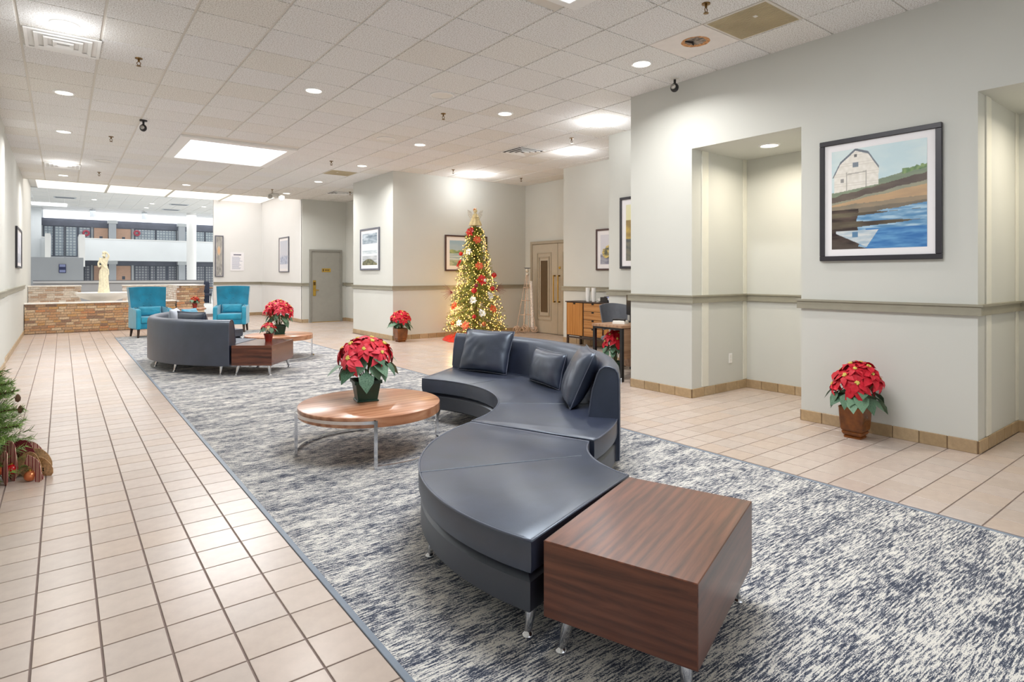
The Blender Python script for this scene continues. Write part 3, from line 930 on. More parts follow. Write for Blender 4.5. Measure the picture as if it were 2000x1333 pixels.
# fountain basin
fb = thing('fountain_basin', 'wide white fountain basin carrying the statue', 'fountain', (0.90, 19.45, 0.50))
bm = mb_new()
add_lathe(bm, [(0.24, 0.0), (0.20, 0.08), (0.16, 0.16), (0.3, 0.24), (0.52, 0.32), (0.62, 0.41), (0.64, 0.455), (0.62, 0.46), (0.55, 0.40), (0.3, 0.36), (0, 0.35)], 32)
obj('bowl', bm, 'white', fb, 50)
bm = mb_new(); add_lathe(bm, [(0.17, 0.352), (0.17, 0.43), (0.15, 0.45), (0, 0.45)], 20); obj('pedestal', bm, 'statue', fb, 40)
bm = mb_new(); add_tube(bm, [(-0.9, -0.55, 0.11), (-0.25, -0.6, 0.12), (-0.25, -0.6, 0.0)], 0.018, 6); tag(obj('pump_pipe', bm, 'black', fb), 'thin black pump pipe')
bm = mb_new(); add_box(bm, -0.17, -0.07, -0.66, -0.56, 0.0, 0.17, None, 0.01); tag(obj('pump', bm, 'black', fb), 'small black pump')
bm = mb_new(); add_box(bm, 0.52, 0.62, -0.70, -0.60, 0.0, 0.16, None, 0.01); tag(obj('filter_box', bm, 'burlap', fb), 'small brown box')

# statue: skinned figure with a draped skirt
def skin_mesh(verts, edges, radii, sub=2):
    me = bpy.data.meshes.new('tmp'); me.from_pydata(verts, edges, [])
    o = bpy.data.objects.new('tmp', me); COL.objects.link(o)
    s = o.modifiers.new('s', 'SKIN'); s.use_smooth_shade = True
    sv = me.skin_vertices[0].data
    for i, r_ in enumerate(radii): sv[i].radius = r_ if hasattr(r_, '__len__') else (r_, r_)
    sv[0].use_root = True
    d = o.modifiers.new('d', 'SUBSURF'); d.levels = d.render_levels = sub
    dg = bpy.context.evaluated_depsgraph_get()
    r_ = bpy.data.meshes.new_from_object(o.evaluated_get(dg))
    bpy.data.objects.remove(o)
    bpy.data.meshes.remove(me)
    return r_
st = thing('statue', 'cream classical statue of a draped standing woman on the fountain', 'statue', (0.90, 19.45, 0.951), R(-20))
st.scale = (0.72, 0.72, 1.0)
V = [(0, 0, .62), (0.02, 0, .74), (0.0, 0, .86), (0.0, -.01, .94), (0.01, -.02, 1.0), (0.015, -.03, 1.05),
     (-.10, 0, .90), (-.17, -.04, .78), (-.12, -.12, .70), (-.04, -.15, .74),
     (.10, 0, .90), (.17, .0, 1.0), (.10, -.04, 1.09), (.05, -.06, 1.10),
     (-.05, 0, .50), (-.07, -.03, .28), (-.06, 0, .06), (.06, 0, .50), (.06, 0, .28), (.06, .02, .06)]
Eg = [(0, 1), (1, 2), (2, 3), (3, 4), (4, 5), (2, 6), (6, 7), (7, 8), (8, 9), (2, 10), (10, 11), (11, 12), (12, 13), (0, 14), (14, 15), (15, 16), (0, 17), (17, 18), (18, 19)]
Rr = [.095, .08, .10, .04, .065, .062, .05, .036, .03, .022, .05, .036, .028, .022, .085, .065, .05, .085, .065, .05]
me = skin_mesh(V, Eg, Rr)
me.materials.append(M['statue'])
link('figure', me, st)
bm = mb_new()
rings = []
for i, (r_, z) in enumerate(((.175, 0.0), (.165, .06), (.145, .2), (.135, .36), (.14, .5), (.125, .62), (.105, .68))):
    rings.append([bm.verts.new(((r_ * (1 + .13 * sin(9 * a + 2.5 * z)) * cos(a)), (r_ * .85 * (1 + .13 * sin(9 * a + 2.5 * z)) * sin(a)), z + .05 * cos(a) * (z / .68))) for a in [2 * pi * k_ / 54 for k_ in range(54)]])
for a, b in zip(rings, rings[1:]):
    for k_ in range(54): bm.faces.new((a[k_], a[(k_ + 1) % 54], b[(k_ + 1) % 54], b[k_]))
bm.faces.new(rings[0][::-1]); bm.faces.new(rings[-1])
obj('drapery', bm, 'statue', st, 80)
bm = mb_new(); add_tube(bm, [(-.13, .03, .93), (-.05, -.1, .82), (.05, -.1, .72), (.12, .0, .62), (.1, .09, .5)], [.03, .035, .04, .045, .05], 8); obj('shawl', bm, 'statue', st, 80)
bm = mb_new(); add_ball(bm, (0.015, 0.0, 1.075), 0.066, 10, 7, .9); add_ball(bm, (0.015, 0.06, 1.07), 0.035, 8, 5); obj('hair', bm, 'statue', st, 80)

# ================================================================== DOORS
# plain grey door in the recess (faces -Y)
bm = mb_new(); add_box(bm, -0.44, 0.44, -0.035, 0.0, 0.012, 2.14, None, 0.003)
d1 = struct('door_1', bm, 'door_grey', 'plain grey door with brass lock plate in the recess', 'door')
d1.location = (6.40, 17.795, 0)
box_obj('jamb', 'door_frame', -0.50, -0.44, -0.06, 0.0, 0, 2.20, d1, 0.004)
box_obj('jamb', 'door_frame', 0.44, 0.50, -0.06, 0.0, 0, 2.20, d1, 0.004)
box_obj('door_head', 'door_frame', -0.44, 0.44, -0.06, 0.0, 2.14, 2.20, d1, 0.004)
for z in (0.3, 1.1, 1.85): box_obj('hinge', 'door_frame', 0.425, 0.455, -0.066, -0.03, z - 0.06, z + 0.06, d1, 0.003)
pl = box_obj('lock_plate', 'brass', -0.40, -0.31, -0.052, -0.035, 0.80, 1.27, d1, 0.008)
bm = mb_new(); add_tube(bm, [(-0.355, -0.05, 0.98), (-0.355, -0.10, 0.98), (-0.24, -0.10, 0.97)], 0.014, 8); tag(obj('lever', bm, 'brass', d1, 60), 'brass lever handle')
box_obj('card_slot', 'bronze', -0.385, -0.325, -0.06, -0.052, 1.12, 1.22, d1, 0.003)
pq = box_obj('door_plaque', 'brass', -0.125, 0.145, -0.044, -0.035, 1.52, 1.63, d1, 0.003)
# dark raised marks on the plaque (illegible at this distance)
for x, w, z0, z1 in ((-0.085, .03, 1.545, 1.61), (-0.02, .018, 1.555, 1.60), (0.015, .018, 1.555, 1.60), (0.05, .018, 1.555, 1.60), (0.085, .018, 1.555, 1.60)):
    box_obj('plaque_mark', 'dark_wood', x - w / 2, x + w / 2, -0.047, -0.044, z0, z1, pq)
box_obj('threshold', 'brass', -0.44, 0.44, -0.06, 0.0, 0.0, 0.012, d1)

# taupe double door (faces -X); local frame: x along -Y of the world
d2 = tag(link('door_2', None, None, (9.415, 11.0, 0), (0, 0, -pi / 2)), 'taupe double door with a narrow smoked glass and tall brass pulls', 'door', None, 'structure')
box_obj('jamb', 'door_taupe_dark', -0.53, -0.46, -0.06, 0.0, 0, 2.26, d2, 0.004)
box_obj('jamb', 'door_taupe_dark', 1.42, 1.49, -0.06, 0.0, 0, 2.26, d2, 0.004)
box_obj('door_head', 'door_taupe_dark', -0.46, 1.42, -0.06, 0.0, 2.19, 2.26, d2, 0.004)
for x0, x1 in ((-0.46, 0.475), (0.485, 1.42)):
    lf = box_obj('door_leaf', 'door_taupe', x0, x1, -0.035, 0.0, 0.012, 2.185, d2, 0.003)
    xm = (x0 + x1) / 2 - 0.02
    for (w, z0, z1, pr) in ((0.27, 0.32, 1.98, 0.012), (0.20, 0.42, 1.88, 0.02)):
        b = 0.028
        bm = mb_new()
        for bx in ((xm - w, xm + w, z0, z0 + b), (xm - w, xm + w, z1 - b, z1), (xm - w, xm - w + b, z0 + b, z1 - b), (xm + w - b, xm + w, z0 + b, z1 - b)):
            add_box(bm, bx[0], bx[1], -0.035 - pr, -0.03, bx[2], bx[3])
        bmesh.ops.remove_doubles(bm, verts=bm.verts[:], dist=1e-4)
        tag(obj('moulding', bm, 'door_taupe_dark', lf), kind='stuff')
    box_obj('door_glass', 'glass_smoke', xm - 0.125, xm + 0.125, -0.042, -0.03, 0.52, 1.78, lf)
for x in (0.40, 0.56):
    h = link('pull_handle', None, d2)
    bm = mb_new(); add_tube(bm, [(x, -0.10, 0.78), (x, -0.10, 1.42)], 0.014, 8); obj('bar', bm, 'brass', h, 60)
    for z in (0.79, 1.41):
        bm = mb_new(); add_tube(bm, [(x, -0.033, z), (x, -0.10, z)], 0.016, 8); obj('bracket', bm, 'bronze', h, 60)
bm = mb_new(); add_lathe(bm, [(0.03, 0), (0.03, 0.02), (0.018, 0.03)], 14, Matrix.Translation((0.56, -0.034, 1.60)) @ Matrix.Rotation(pi / 2, 4, 'X')); tag(obj('lock', bm, 'brass', d2, 50), 'round brass lock')

# ================================================================== PICTURES
def paint_mesh(w, h, nx, nz, fn):
    vs, fs, cs = [], [], []
    for j in range(nz + 1):
        for i in range(nx + 1):
            vs.append((-w / 2 + w * i / nx, 0, -h / 2 + h * j / nz))
            cs.append(fn(i / nx, j / nz))
    for j in range(nz):
        for i in range(nx):
            a = j * (nx + 1) + i
            fs.append((a, a + 1, a + nx + 2, a + nx + 1))
    me = bpy.data.meshes.new('print')
    me.from_pydata(vs, [], fs)
    at = me.color_attributes.new('paint', 'FLOAT_COLOR', 'POINT')
    flat = []
    for c in cs: flat += [*lin(tuple(max(0, min(255, v)) for v in c)), 1.0]
    at.data.foreach_set('color', flat)
    me.materials.append(M['art'])
    return me
def picture(label, loc, rz, w, h, fw, mat, matw, fn, frame='frame_black', nx=60, nz=60, depth=0.035, name='framed_picture'):
    """hangs with its back at local y = 0, facing -Y"""
    t = thing(name, label, 'picture', loc, rz)
    for bx in ((-w / 2, w / 2, h / 2 - fw, h / 2), (-w / 2, w / 2, -h / 2, -h / 2 + fw), (-w / 2, -w / 2 + fw, -h / 2 + fw, h / 2 - fw), (w / 2 - fw, w / 2, -h / 2 + fw, h / 2 - fw)):
        box_obj('frame_side', frame, bx[0], bx[1], -depth, -0.002, bx[2], bx[3], t, 0.004)
    box_obj('mat_board', 'mat', -w / 2 + fw, w / 2 - fw, -0.018, -0.004, -h / 2 + fw, h / 2 - fw, t)
    iw, ih = w - 2 * fw - 2 * matw, h - 2 * fw - 2 * matw
    link('print', paint_mesh(iw, ih, nx, nz, fn), t, (0, -0.0195, 0))
    return t
def mixc(a, b, t):
    t = max(0, min(1, t))
    return tuple(a[i] + (b[i] - a[i]) * t for i in range(3))
def nz(x, y, s=1.0, z=0.0): return noise.noise(Vector((x * s, y * s, z)))
def fb(x, y, z=0.0): return noise.fractal(Vector((x, y, z)), 1.0, 2.0, 4)

def barn(u, v):
    # v up; measured on the picture
    y = 1 - v
    st_ = fb(u * 3, y * 16, 3) * 0.5
    # sky
    c = mixc((196, 218, 224), (214, 228, 228), 0.5 + fb(u * 2, y * 5))
    hill = 0.335 - 0.11 * (u - 0.5) * 1.6 + 0.012 * nz(u, 0, 12)
    if y > hill: c = mixc((118, 132, 116), (146, 158, 132), 0.5 + st_)
    tree = 0.26 - 0.12 * (u - 0.78) + 0.02 * nz(u, y, 40)
    if u > 0.76 and y > tree and y < hill + 0.02: c = mixc((96, 128, 92), (142, 164, 112), 0.5 + nz(u, y, 30))
    if y > hill + 0.065 - 0.02 * (1 - u): c = mixc((88, 78, 76), (118, 108, 98), 0.5 + st_)
    if y > 0.455 - 0.14 * (u - 0.5) + 0.03 * st_: c = mixc((136, 142, 130), (166, 162, 138), 0.5 + st_)
    if y > 0.475 - 0.13 * (u - 0.55) + 0.03 * st_: c = mixc((176, 150, 122), (206, 172, 132), 0.5 + st_)
    if y > 0.545 - 0.05 * (u - 0.5) + 0.03 * st_: c = mixc((132, 126, 112), (166, 146, 122), 0.5 + st_)
    if y > 0.60 - 0.045 * (u - .2) + 0.02 * st_: c = mixc((112, 106, 96), (140, 128, 112), 0.5 + st_)
    # water
    wl = 0.66 - 0.10 * (u - 0.3)
    if y > wl + 0.02 * st_:
        c = mixc((94, 142, 184), (176, 204, 222), 0.45 + 1.1 * fb(u * 4, y * 34, 9) - (y - wl) * 0.6)
    if y > 0.80 and u > 0.38: c = mixc((62, 116, 178), (104, 158, 204), 0.5 + fb(u * 4, y * 30, 5))
    # dark banks
    if u < 0.29 + 0.07 * nz(y, 0, 9) + 0.04 * st_ and y > 0.60: c = mixc((52, 44, 44), (104, 90, 80), 0.5 + 1.6 * st_ + 0.4 * nz(u, y, 5))
    for yc, th, ue in ((0.655, 0.022, 0.62), (0.755, 0.035, 0.86)):
        tt = th * max(0, 1 - u / ue) ** 0.5 + 0.006 * st_
        if abs(y - yc + 0.02 * (u - .3)) < tt: c = mixc((70, 60, 56), (120, 112, 92), 0.5 + st_)
    # barn reflection
    if y > 0.815 and u > 0.05 and u < 0.52 - (y - 0.815) * 0.75 and y < 0.84 + 0.42 * u - 0.02:
        c = mixc((170, 190, 204), (216, 220, 220), 0.5 + fb(u * 5, y * 40, 2))
    if y > 0.90 + 0.25 * u: c = mixc((70, 62, 58), (96, 86, 78), 0.5 + st_)
    if 0.235 < u < 0.30 and 0.83 < y < 0.885: c = (96, 134, 168)
    # barn
    bl, br = 0.03, 0.52
    roof = None
    pts = [(0.01, 0.27), (0.13, 0.09), (0.27, 0.0), (0.40, 0.05), (0.525, 0.215)]
    pts = [(0.01, 0.275), (0.10, 0.125), (0.27, 0.008), (0.41, 0.055), (0.525, 0.215)]
    for (xa, ya), (xb, yb) in zip(pts, pts[1:]):
        if xa <= u <= xb: roof = ya + (yb - ya) * (u - xa) / (xb - xa)
    bottom = 0.425 - 0.10 * (u - 0.03)
    if roof is not None and y > roof - 0.012 and y < bottom:
        if bl < u < br or y < 0.27:
            c = mixc((226, 222, 212), (238, 234, 226), 0.5 + nz(u, y, 26))
            if abs((y * 40) % 1 - 0.5) < 0.06: c = (214, 208, 198)
            if y < roof + 0.012: c = (112, 120, 130)
            elif 0.24 < u < 0.305 and 0.135 < y < 0.185: c = (128, 138, 148)
            elif 0.255 < u < 0.285 and 0.055 < y < 0.085: c = (112, 112, 112)
            elif 0.10 < u < 0.14 and 0.29 < y < 0.325: c = (150, 148, 146)
            elif (abs(u - 0.17) < 0.006 or abs(u - 0.385) < 0.006) and y > 0.225: c = (176, 172, 164)
            elif abs(y - (0.25 - 0.06 * (u - 0.17))) < 0.006 and 0.17 < u < 0.385: c = (184, 180, 172)
        elif y > 0.27: pass
    return c
def lake(u, v):
    c = mixc((206, 214, 222), (160, 188, 206), v + 0.3 * fb(u * 3, v * 4))
    if v < 0.62 + 0.05 * nz(u, 0, 7): c = mixc((120, 146, 118), (176, 186, 132), 0.5 + fb(u * 9, v * 9))
    if v < 0.5: c = mixc((150, 176, 190), (206, 218, 222), 0.5 + fb(u * 3, v * 20))
    if v < 0.22: c = mixc((140, 160, 138), (190, 196, 170), 0.5 + fb(u * 8, v * 12))
    return c
def bands(u, v):
    c = (226, 230, 236)
    s = fb(u * 2.5, v * 14)
    if v > 0.68: c = mixc((116, 132, 146), (196, 206, 214), 0.5 + s)
    elif 0.36 < v < 0.46: c = mixc((176, 190, 196), (216, 222, 226), 0.5 + s)
    elif v < 0.30: c = mixc((206, 208, 210), (168, 174, 178), 0.5 + s)
    if v < 0.05 + 0.14 * max(0, 1 - ((u - 0.45) / 0.48) ** 2) + 0.02 * s: c = mixc((74, 76, 60), (150, 146, 112), 0.5 + fb(u * 14, v * 14))
    return c
def harbour(u, v):
    c = mixc((214, 214, 222), (196, 202, 216), v)
    if v < 0.45 + 0.12 * nz(u, 0, 9): c = mixc((150, 160, 186), (196, 204, 220), 0.5 + fb(u * 8, v * 12))
    if v < 0.16: c = (226, 228, 236)
    return c
def flowers(u, v):
    c = (214, 214, 222)
    if v < 0.34: c = mixc((120, 122, 140), (168, 168, 180), 0.5 + fb(u * 4, v * 8))
    d = hypot((u - 0.42) / 0.34, (v - 0.40) / 0.26)
    if d < 1 + 0.3 * nz(u, v, 9): c = mixc((96, 98, 86), (226, 200, 120), 0.5 + 1.3 * fb(u * 9, v * 9))
    if abs(u - 0.5) < 0.12 and 0.62 < v < 0.9 and nz(0, v, 14) > 0: c = (126, 128, 140)
    return c
def meadow(u, v):
    c = mixc((226, 222, 186), (214, 206, 150), 1 - v)
    if v < 0.72: c = mixc((196, 168, 92), (150, 128, 84), 0.5 + fb(u * 5, v * 8))
    if v < 0.40: c = mixc((86, 92, 96), (126, 124, 110), 0.5 + fb(u * 5, v * 9))
    return c
def sepia(u, v):
    c = mixc((150, 150, 148), (186, 184, 178), 0.5 + fb(u * 5, v * 7))
    d = hypot((u - 0.45) / 0.3, (v - 0.64) / 0.12)
    if d < 1: c = mixc((222, 176, 132), (206, 190, 170), d)
    if v < 0.3: c = mixc((128, 128, 128), (196, 196, 192), 0.5 + fb(u * 9, v * 9))
    return c
def glare(u, v):
    return mixc((206, 208, 222), (232, 232, 240), 0.5 + fb(u * 2, v * 3)) if v > 0.3 else mixc((176, 182, 196), (206, 208, 216), 0.5 + fb(u * 6, v * 9))

picture('large black framed picture of a white barn by blue water', (5.788, 2.215, 2.122), -pi / 2, 0.985, 1.13, 0.045, None, 0.062, barn, nx=190, nz=210)
picture('framed lake picture half hidden by the christmas tree', (7.62, 11.798, 1.94), 0, 1.18, 0.84, 0.035, None, 0.09, lake, 'frame_brown')
picture('pewter framed abstract picture of grey bands on the wall block', (5.728, 12.98, 2.03), -pi / 2, 1.07, 0.98, 0.04, None, 0.08, bands, 'frame_pewter')
picture('thin framed pale harbour picture on the far white wall', (5.698, 19.58, 2.085), -pi / 2, 1.04, 1.13, 0.035, None, 0.08, harbour, 'frame_pewter')
picture('brown framed flower picture above the oak cabinet', (8.528, 7.85, 1.93), -pi / 2, 1.08, 0.82, 0.035, None, 0.085, flowers, 'frame_brown')
picture('tall black framed yellow picture beside the pier edge', (7.088, 5.93, 2.09), -pi / 2, 1.02, 1.13, 0.04, None, 0.085, meadow)
picture('narrow pewter framed poster at the end of the white wall', (4.30, 22.292, 2.08), 0, 0.27, 1.42, 0.035, None, 0.01, sepia, 'frame_pewter', 20, 60)
picture('black framed picture seen edge on along the left wall', (XL + 0.002, 15.9, 1.98), pi / 2, 1.7, 0.82, 0.04, None, 0.07, glare)
# notice sheet
ns = thing('notice_sheet', 'white printed notice on the far white wall', 'notice', (4.88, 22.298, 1.90))
box_obj('sheet', 'paper', -0.22, 0.22, -0.012, -0.002, -0.32, 0.32, ns)
box_obj('heading_line', 'ink_dark', -0.12, 0.13, -0.0135, -0.012, 0.22, 0.255, ns)
for i in range(13):
    w = rnd.uniform(0.22, 0.34)
    box_obj('text_line', 'ink', -0.17, -0.17 + w, -0.0135, -0.012, 0.15 - i * 0.034, 0.162 - i * 0.034, ns)

# ================================================================== CEILING FITTINGS
dl = [(0.02, 6.72, 'nearest one over the left aisle, beside the nested white vent', 1), (0.02, 9.22, 'second one over the left aisle', 0), (0.02, 11.72, 'third one over the left aisle', 0), (0.02, 14.95, 'fourth over the left aisle, at the far white vent', 1), (0.02, 16.85, 'last one over the left aisle', 0),
      (2.46, 7.25, 'alone in the middle of the ceiling', 0), (4.95, 4.20, 'nearest the damaged ceiling tile', 0), (4.95, 6.66, 'second in the row from the damaged tile', 0), (4.95, 9.14, 'third in the row from the damaged tile', 0), (4.95, 11.63, 'fourth in the row, before the far beige panel', 0), (4.95, 14.25, 'fifth in the row, past the far beige panel', 0), (4.95, 16.80, 'last of the row, by the emergency light', 0), (2.48, 16.75, 'near the ceiling edge past the luminous panel', 0),
      (6.33, 6.15, 'glaring one left of the plain pier', 1), (7.46, 7.96, 'glaring one above the oak cabinet', 1), (7.42, 11.1, 'washing the wall behind the christmas tree', 1)]
bm = mb_new(); add_lathe(bm, [(0.088, -0.004), (0.094, -0.014), (0.112, -0.010), (0.118, 0.0)], 24, cap=False); ring_me = mesh_of('trim_ring', bm, 'white', 60)
bm = mb_new(); add_lathe(bm, [(0, -0.006), (0.09, -0.006), (0.09, 0.0)], 24); lens_me = mesh_of('lens', bm, 'lens')
bm = mb_new(); add_lathe(bm, [(0, -0.055), (0.05, -0.05), (0.075, -0.025), (0.08, -0.004)], 20); eye_me = mesh_of('lens', bm, 'lens', 60)
for x, y, lab, spot in dl:
    t = thing('downlight', 'round white ceiling downlight, ' + lab, 'downlight', (x, y, HC))
    link('trim_ring', ring_me, t)
    link('lens', eye_me if spot else lens_me, t)
    if spot:
        l = bpy.data.lights.new('spot_glow', 'POINT'); l.energy = P_SPOT * ((1.5 if y > 11 else 0.9) if x > 6 else 0.35); l.color = (0.97, 0.98, 1.0); l.shadow_soft_size = 0.06
        o = bpy.data.objects.new('spot_glow', l); COL.objects.link(o); o.parent = t; o.location = (0, 0, -0.22)
    else:
        area_light('downlight_glow', (0, 0, -0.02), 0.16, 0.16, P_DOWN, (1, 0.98, 0.955), R(150), shape='DISK', parent=t)
t = thing('downlight', 'round downlight in the ceiling of the niche beside the barn painting', 'downlight', (6.31, 3.52, 2.885))
link('trim_ring', ring_me, t); link('lens', lens_me, t)
area_light('niche_glow', (0, 0, -0.02), 0.15, 0.15, 14, (1, 0.90, 0.74), R(160), shape='DISK', parent=t)
t = thing('downlight', 'downlight in the niche ceiling at the right photo edge', 'downlight', (6.31, 0.84, 2.885))
link('trim_ring', ring_me, t); link('lens', lens_me, t)
area_light('niche_glow', (0, 0, -0.02), 0.15, 0.15, 14, (1, 0.90, 0.74), R(160), shape='DISK', parent=t)

for x, y, lab in ((3.82, 6.47, 'flat white round ceiling speaker near the middle'), (4.29, 9.1, 'flat white round ceiling speaker farther back'), (0.64, 14.26, 'flat white round ceiling speaker above the far left aisle')):
    t = thing('ceiling_speaker', lab, 'speaker', (x, y, HC))
    bm = mb_new(); add_lathe(bm, [(0.15, 0), (0.152, -0.010), (0.138, -0.014), (0.132, -0.008)], 28, cap=False); obj('rim', bm, 'white', t, 50)
    bm = mb_new(); add_lathe(bm, [(0, -0.012), (0.08, -0.011), (0.134, -0.006), (0.134, 0)], 28); obj('grille', bm, 'offwhite', t, 50)

sp = [(0.64, 7.3, 'first over the left aisle'), (0.64, 11.7, 'second over the left aisle, past the black camera'), (0.65, 15.9, 'last over the left aisle'), (4.27, 7.2, 'in the middle between the two speakers'), (6.73, 7.2, 'before the oak cabinet'), (4.27, 11.55, 'beside the far beige panel'), (6.71, 10.9, 'left of the christmas tree light'), (8.55, 10.87, 'above the door corner'), (4.43, 16.3, 'behind the emergency light'), (4.29, 2.95, 'at the top photo edge beside the beige panel'), (6.25, 15.5, 'at the far dark slotted vent')]
bm = mb_new(); add_lathe(bm, [(0.036, 0.0), (0.034, -0.008), (0.012, -0.012)], 14); s1 = mesh_of('escutcheon', bm, 'bronze', 50)
bm = mb_new(); add_tube(bm, [(0, 0, -0.008), (0, 0, -0.035)], 0.010, 8); s2 = mesh_of('stem', bm, 'bronze', 50)
bm = mb_new(); add_tube(bm, [(-0.002, 0, -0.034), (-0.018, 0, -0.05), (-0.012, 0, -0.07), (0, 0, -0.076), (0.012, 0, -0.07), (0.018, 0, -0.05), (0.002, 0, -0.034)], 0.004, 6); s3 = mesh_of('yoke', bm, 'bronze', 50)
bm = mb_new(); add_lathe(bm, [(0, -0.078), (0.022, -0.080), (0.022, -0.084), (0, -0.086)], 12); s4 = mesh_of('deflector', bm, 'bronze', 50)
for x, y, lab in sp:
    t = thing('sprinkler', 'small bronze ceiling sprinkler, ' + lab, 'sprinkler', (x, y, HC))
    for nm, me in (('escutcheon', s1), ('stem', s2), ('yoke', s3), ('deflector', s4)): link(nm, me, t)

def vent_nested(x0, x1, y0, y1, label, dark):
    t = thing('air_vent', label, 'vent', ((x0 + x1) / 2, (y0 + y1) / 2, HC))
    hx, hy = (x1 - x0) / 2, (y1 - y0) / 2
    box_obj('vent_throat', 'dark' if dark else 'white', -hx + .02, hx - .02, -hy + .02, hy - .02, -0.003, 0.006, t)
    f = 1.0
    for i in range(4):
        a, b = hx * f, hy * f
        w = 0.03 if i == 0 else 0.035
        bm = mb_new()
        rings = []
        for d, z in ((0, -0.004 - 0.004 * i), (0.004, -0.016 - 0.006 * i), (w, -0.008 - 0.002 * i)):
            rings.append([bm.verts.new(p) for p in ((-a + d, -b + d, z), (a - d, -b + d, z), (a - d, b - d, z), (-a + d, b - d, z))])
        for r0, r1 in zip(rings, rings[1:]):
            for q in range(4): bm.faces.new((r0[q], r0[(q + 1) % 4], r1[(q + 1) % 4], r1[q]))
        obj('louvre', bm, 'white', t)
        f -= 0.24
    return t
vent_nested(-0.29, 0.31, 6.97, 7.56, 'square white air vent of nested louvres over the near left aisle', False)
vent_nested(-0.29, 0.31, 15.12, 15.72, 'square white air vent of nested louvres over the far left aisle', False)
vent_nested(6.42, 7.03, 8.20, 8.80, 'square ceiling vent with dark louvres before the cabinet', True)
vent_nested(5.82, 6.42, 15.6, 16.2, 'small dark slotted ceiling vent before the grey door recess', True)
def beige(key, label):
    x, y = CT_X0 + key[0] * CT_S + CT_S / 2, CT_Y0 + key[1] * CT_S + CT_S / 2
    t = thing('ceiling_grille', label, 'ceiling grille', (x, y, HC))
    h = CT_S / 2
    box_obj('frame', 'tbar', -h + .006, h - .006, -h + .006, h - .006, 0.0, 0.010, t)
    box_obj('face', 'beige_panel', -h + .03, h - .03, -h + .03, h - .03, -0.004, 0.004, t)
    for i in range(24):
        q = -h + 0.05 + i * (2 * h - 0.1) / 23
        box_obj('rib', 'beige_panel', q - 0.003, q + 0.003, -h + .035, h - .035, -0.007, -0.003, t)
    box_obj('latch', 'offwhite', -0.12, -0.08, -0.10, -0.07, -0.010, -0.003, t)
beige(ckey(4.97, 2.95), 'large beige ribbed ceiling panel beside the damaged tile')
beige(ckey(4.88, 12.8), 'small looking beige ceiling panel far back')
# damaged tile
kx, ky = ckey(4.97, 3.53)
hx0, hy0 = CT_X0 + kx * CT_S + CT_S / 2, CT_Y0 + ky * CT_S + CT_S / 2
t = thing('damaged_ceiling_tile', 'smooth white ceiling panel with a ragged brown hole', 'ceiling tile', (hx0, hy0, HC))
bm = mb_new()
n = 40
hole = []
for i in range(n):
    a = 2 * pi * i / n
    rr_ = 0.135 * (1 + 0.07 * nz(cos(a), sin(a), 3))
    hole.append((rr_ * cos(a) - 0.02, rr_ * sin(a) - 0.03))
sq = []
for i in range(n):
    a = 2 * pi * i / n
    m = max(abs(cos(a)), abs(sin(a)))
    sq.append((cos(a) / m * (CT_S / 2 - .008), sin(a) / m * (CT_S / 2 - .006)))
for z0, z1 in ((0.0, 0.010),):
    A = [bm.verts.new((*p, 0)) for p in sq]; B = [bm.verts.new((*p, 0)) for p in hole]; C_ = [bm.verts.new((*p, 0.01)) for p in hole]; D = [bm.verts.new((*p, 0.01)) for p in sq]
    for i in range(n):
        j = (i + 1) % n
        bm.faces.new((A[i], A[j], B[j], B[i])); bm.faces.new((B[i], B[j], C_[j], C_[i])); bm.faces.new((D[i], D[j], A[j], A[i]))
obj('panel', bm, 'gypsum', t)
bm = mb_new()
A = [bm.verts.new((*p, -0.001)) for p in hole]
B = [bm.verts.new(((p[0] + 0.02) * (0.72 + 0.2 * nz(p[0], p[1], 19)) - 0.02, (p[1] + 0.03) * (0.72 + 0.2 * nz(p[0], p[1], 23)) - 0.03, 0.006)) for p in hole]
for i in range(n): bm.faces.new((A[i], A[(i + 1) % n], B[(i + 1) % n], B[i]))
tag(obj('ragged_rim', bm, 'brown_hole', t), 'torn brown edge of the hole')
bm = mb_new(); bm.faces.new([bm.verts.new((*p, 0.008)) for p in hole]); tag(obj('void', bm, 'grey_hole', t), 'dusty grey void inside the hole')
bm = mb_new(); add_tube(bm, [(-0.10, 0.03, 0.004), (-0.03, 0.0, 0.002), (0.05, 0.04, 0.004)], [0.006, 0.014, 0.005], 6); tag(obj('loose_shred', bm, 'dark', t), 'dark shred hanging in the hole')
# cameras
for (x, y, z), lab, look in (((0.95, 10.18, HC), 'small black dome camera hanging over the left aisle', (-0.3, -0.9)), ((5.62, 4.28, HC), 'small black camera at the top of the plain pier', (-0.9, -0.35))):
    t = thing('security_camera', lab, 'camera', (x, y, z), atan2(look[1], look[0]))
    bm = mb_new(); add_lathe(bm, [(0.05, 0), (0.05, -0.015), (0.02, -0.02)], 16); obj('base', bm, 'black' if x < 2 else 'offwhite', t, 50)
    bm = mb_new(); add_tube(bm, [(0, 0, -0.015), (0, 0, -0.08)], 0.014, 8); obj('arm', bm, 'black', t, 50)
    bm = mb_new(); add_ball(bm, (0.01, 0, -0.115), 0.048, 14, 9, 1.1); obj('dome', bm, 'black', t, 80)
    bm = mb_new(); add_lathe(bm, [(0.026, 0), (0.028, 0.012), (0.018, 0.016), (0.016, 0.008)], 14, Matrix.Translation((0.05, 0, -0.118)) @ Matrix.Rotation(pi / 2, 4, 'Y'), cap=True); obj('lens_ring', bm, 'steel', t, 50)
t = thing('emergency_light', 'white emergency light with two round heads at the ceiling edge', 'emergency light', (4.72, 17.1, HC))
box_obj('housing', 'offwhite', -0.10, 0.10, -0.05, 0.05, -0.10, 0.0, t, 0.01)
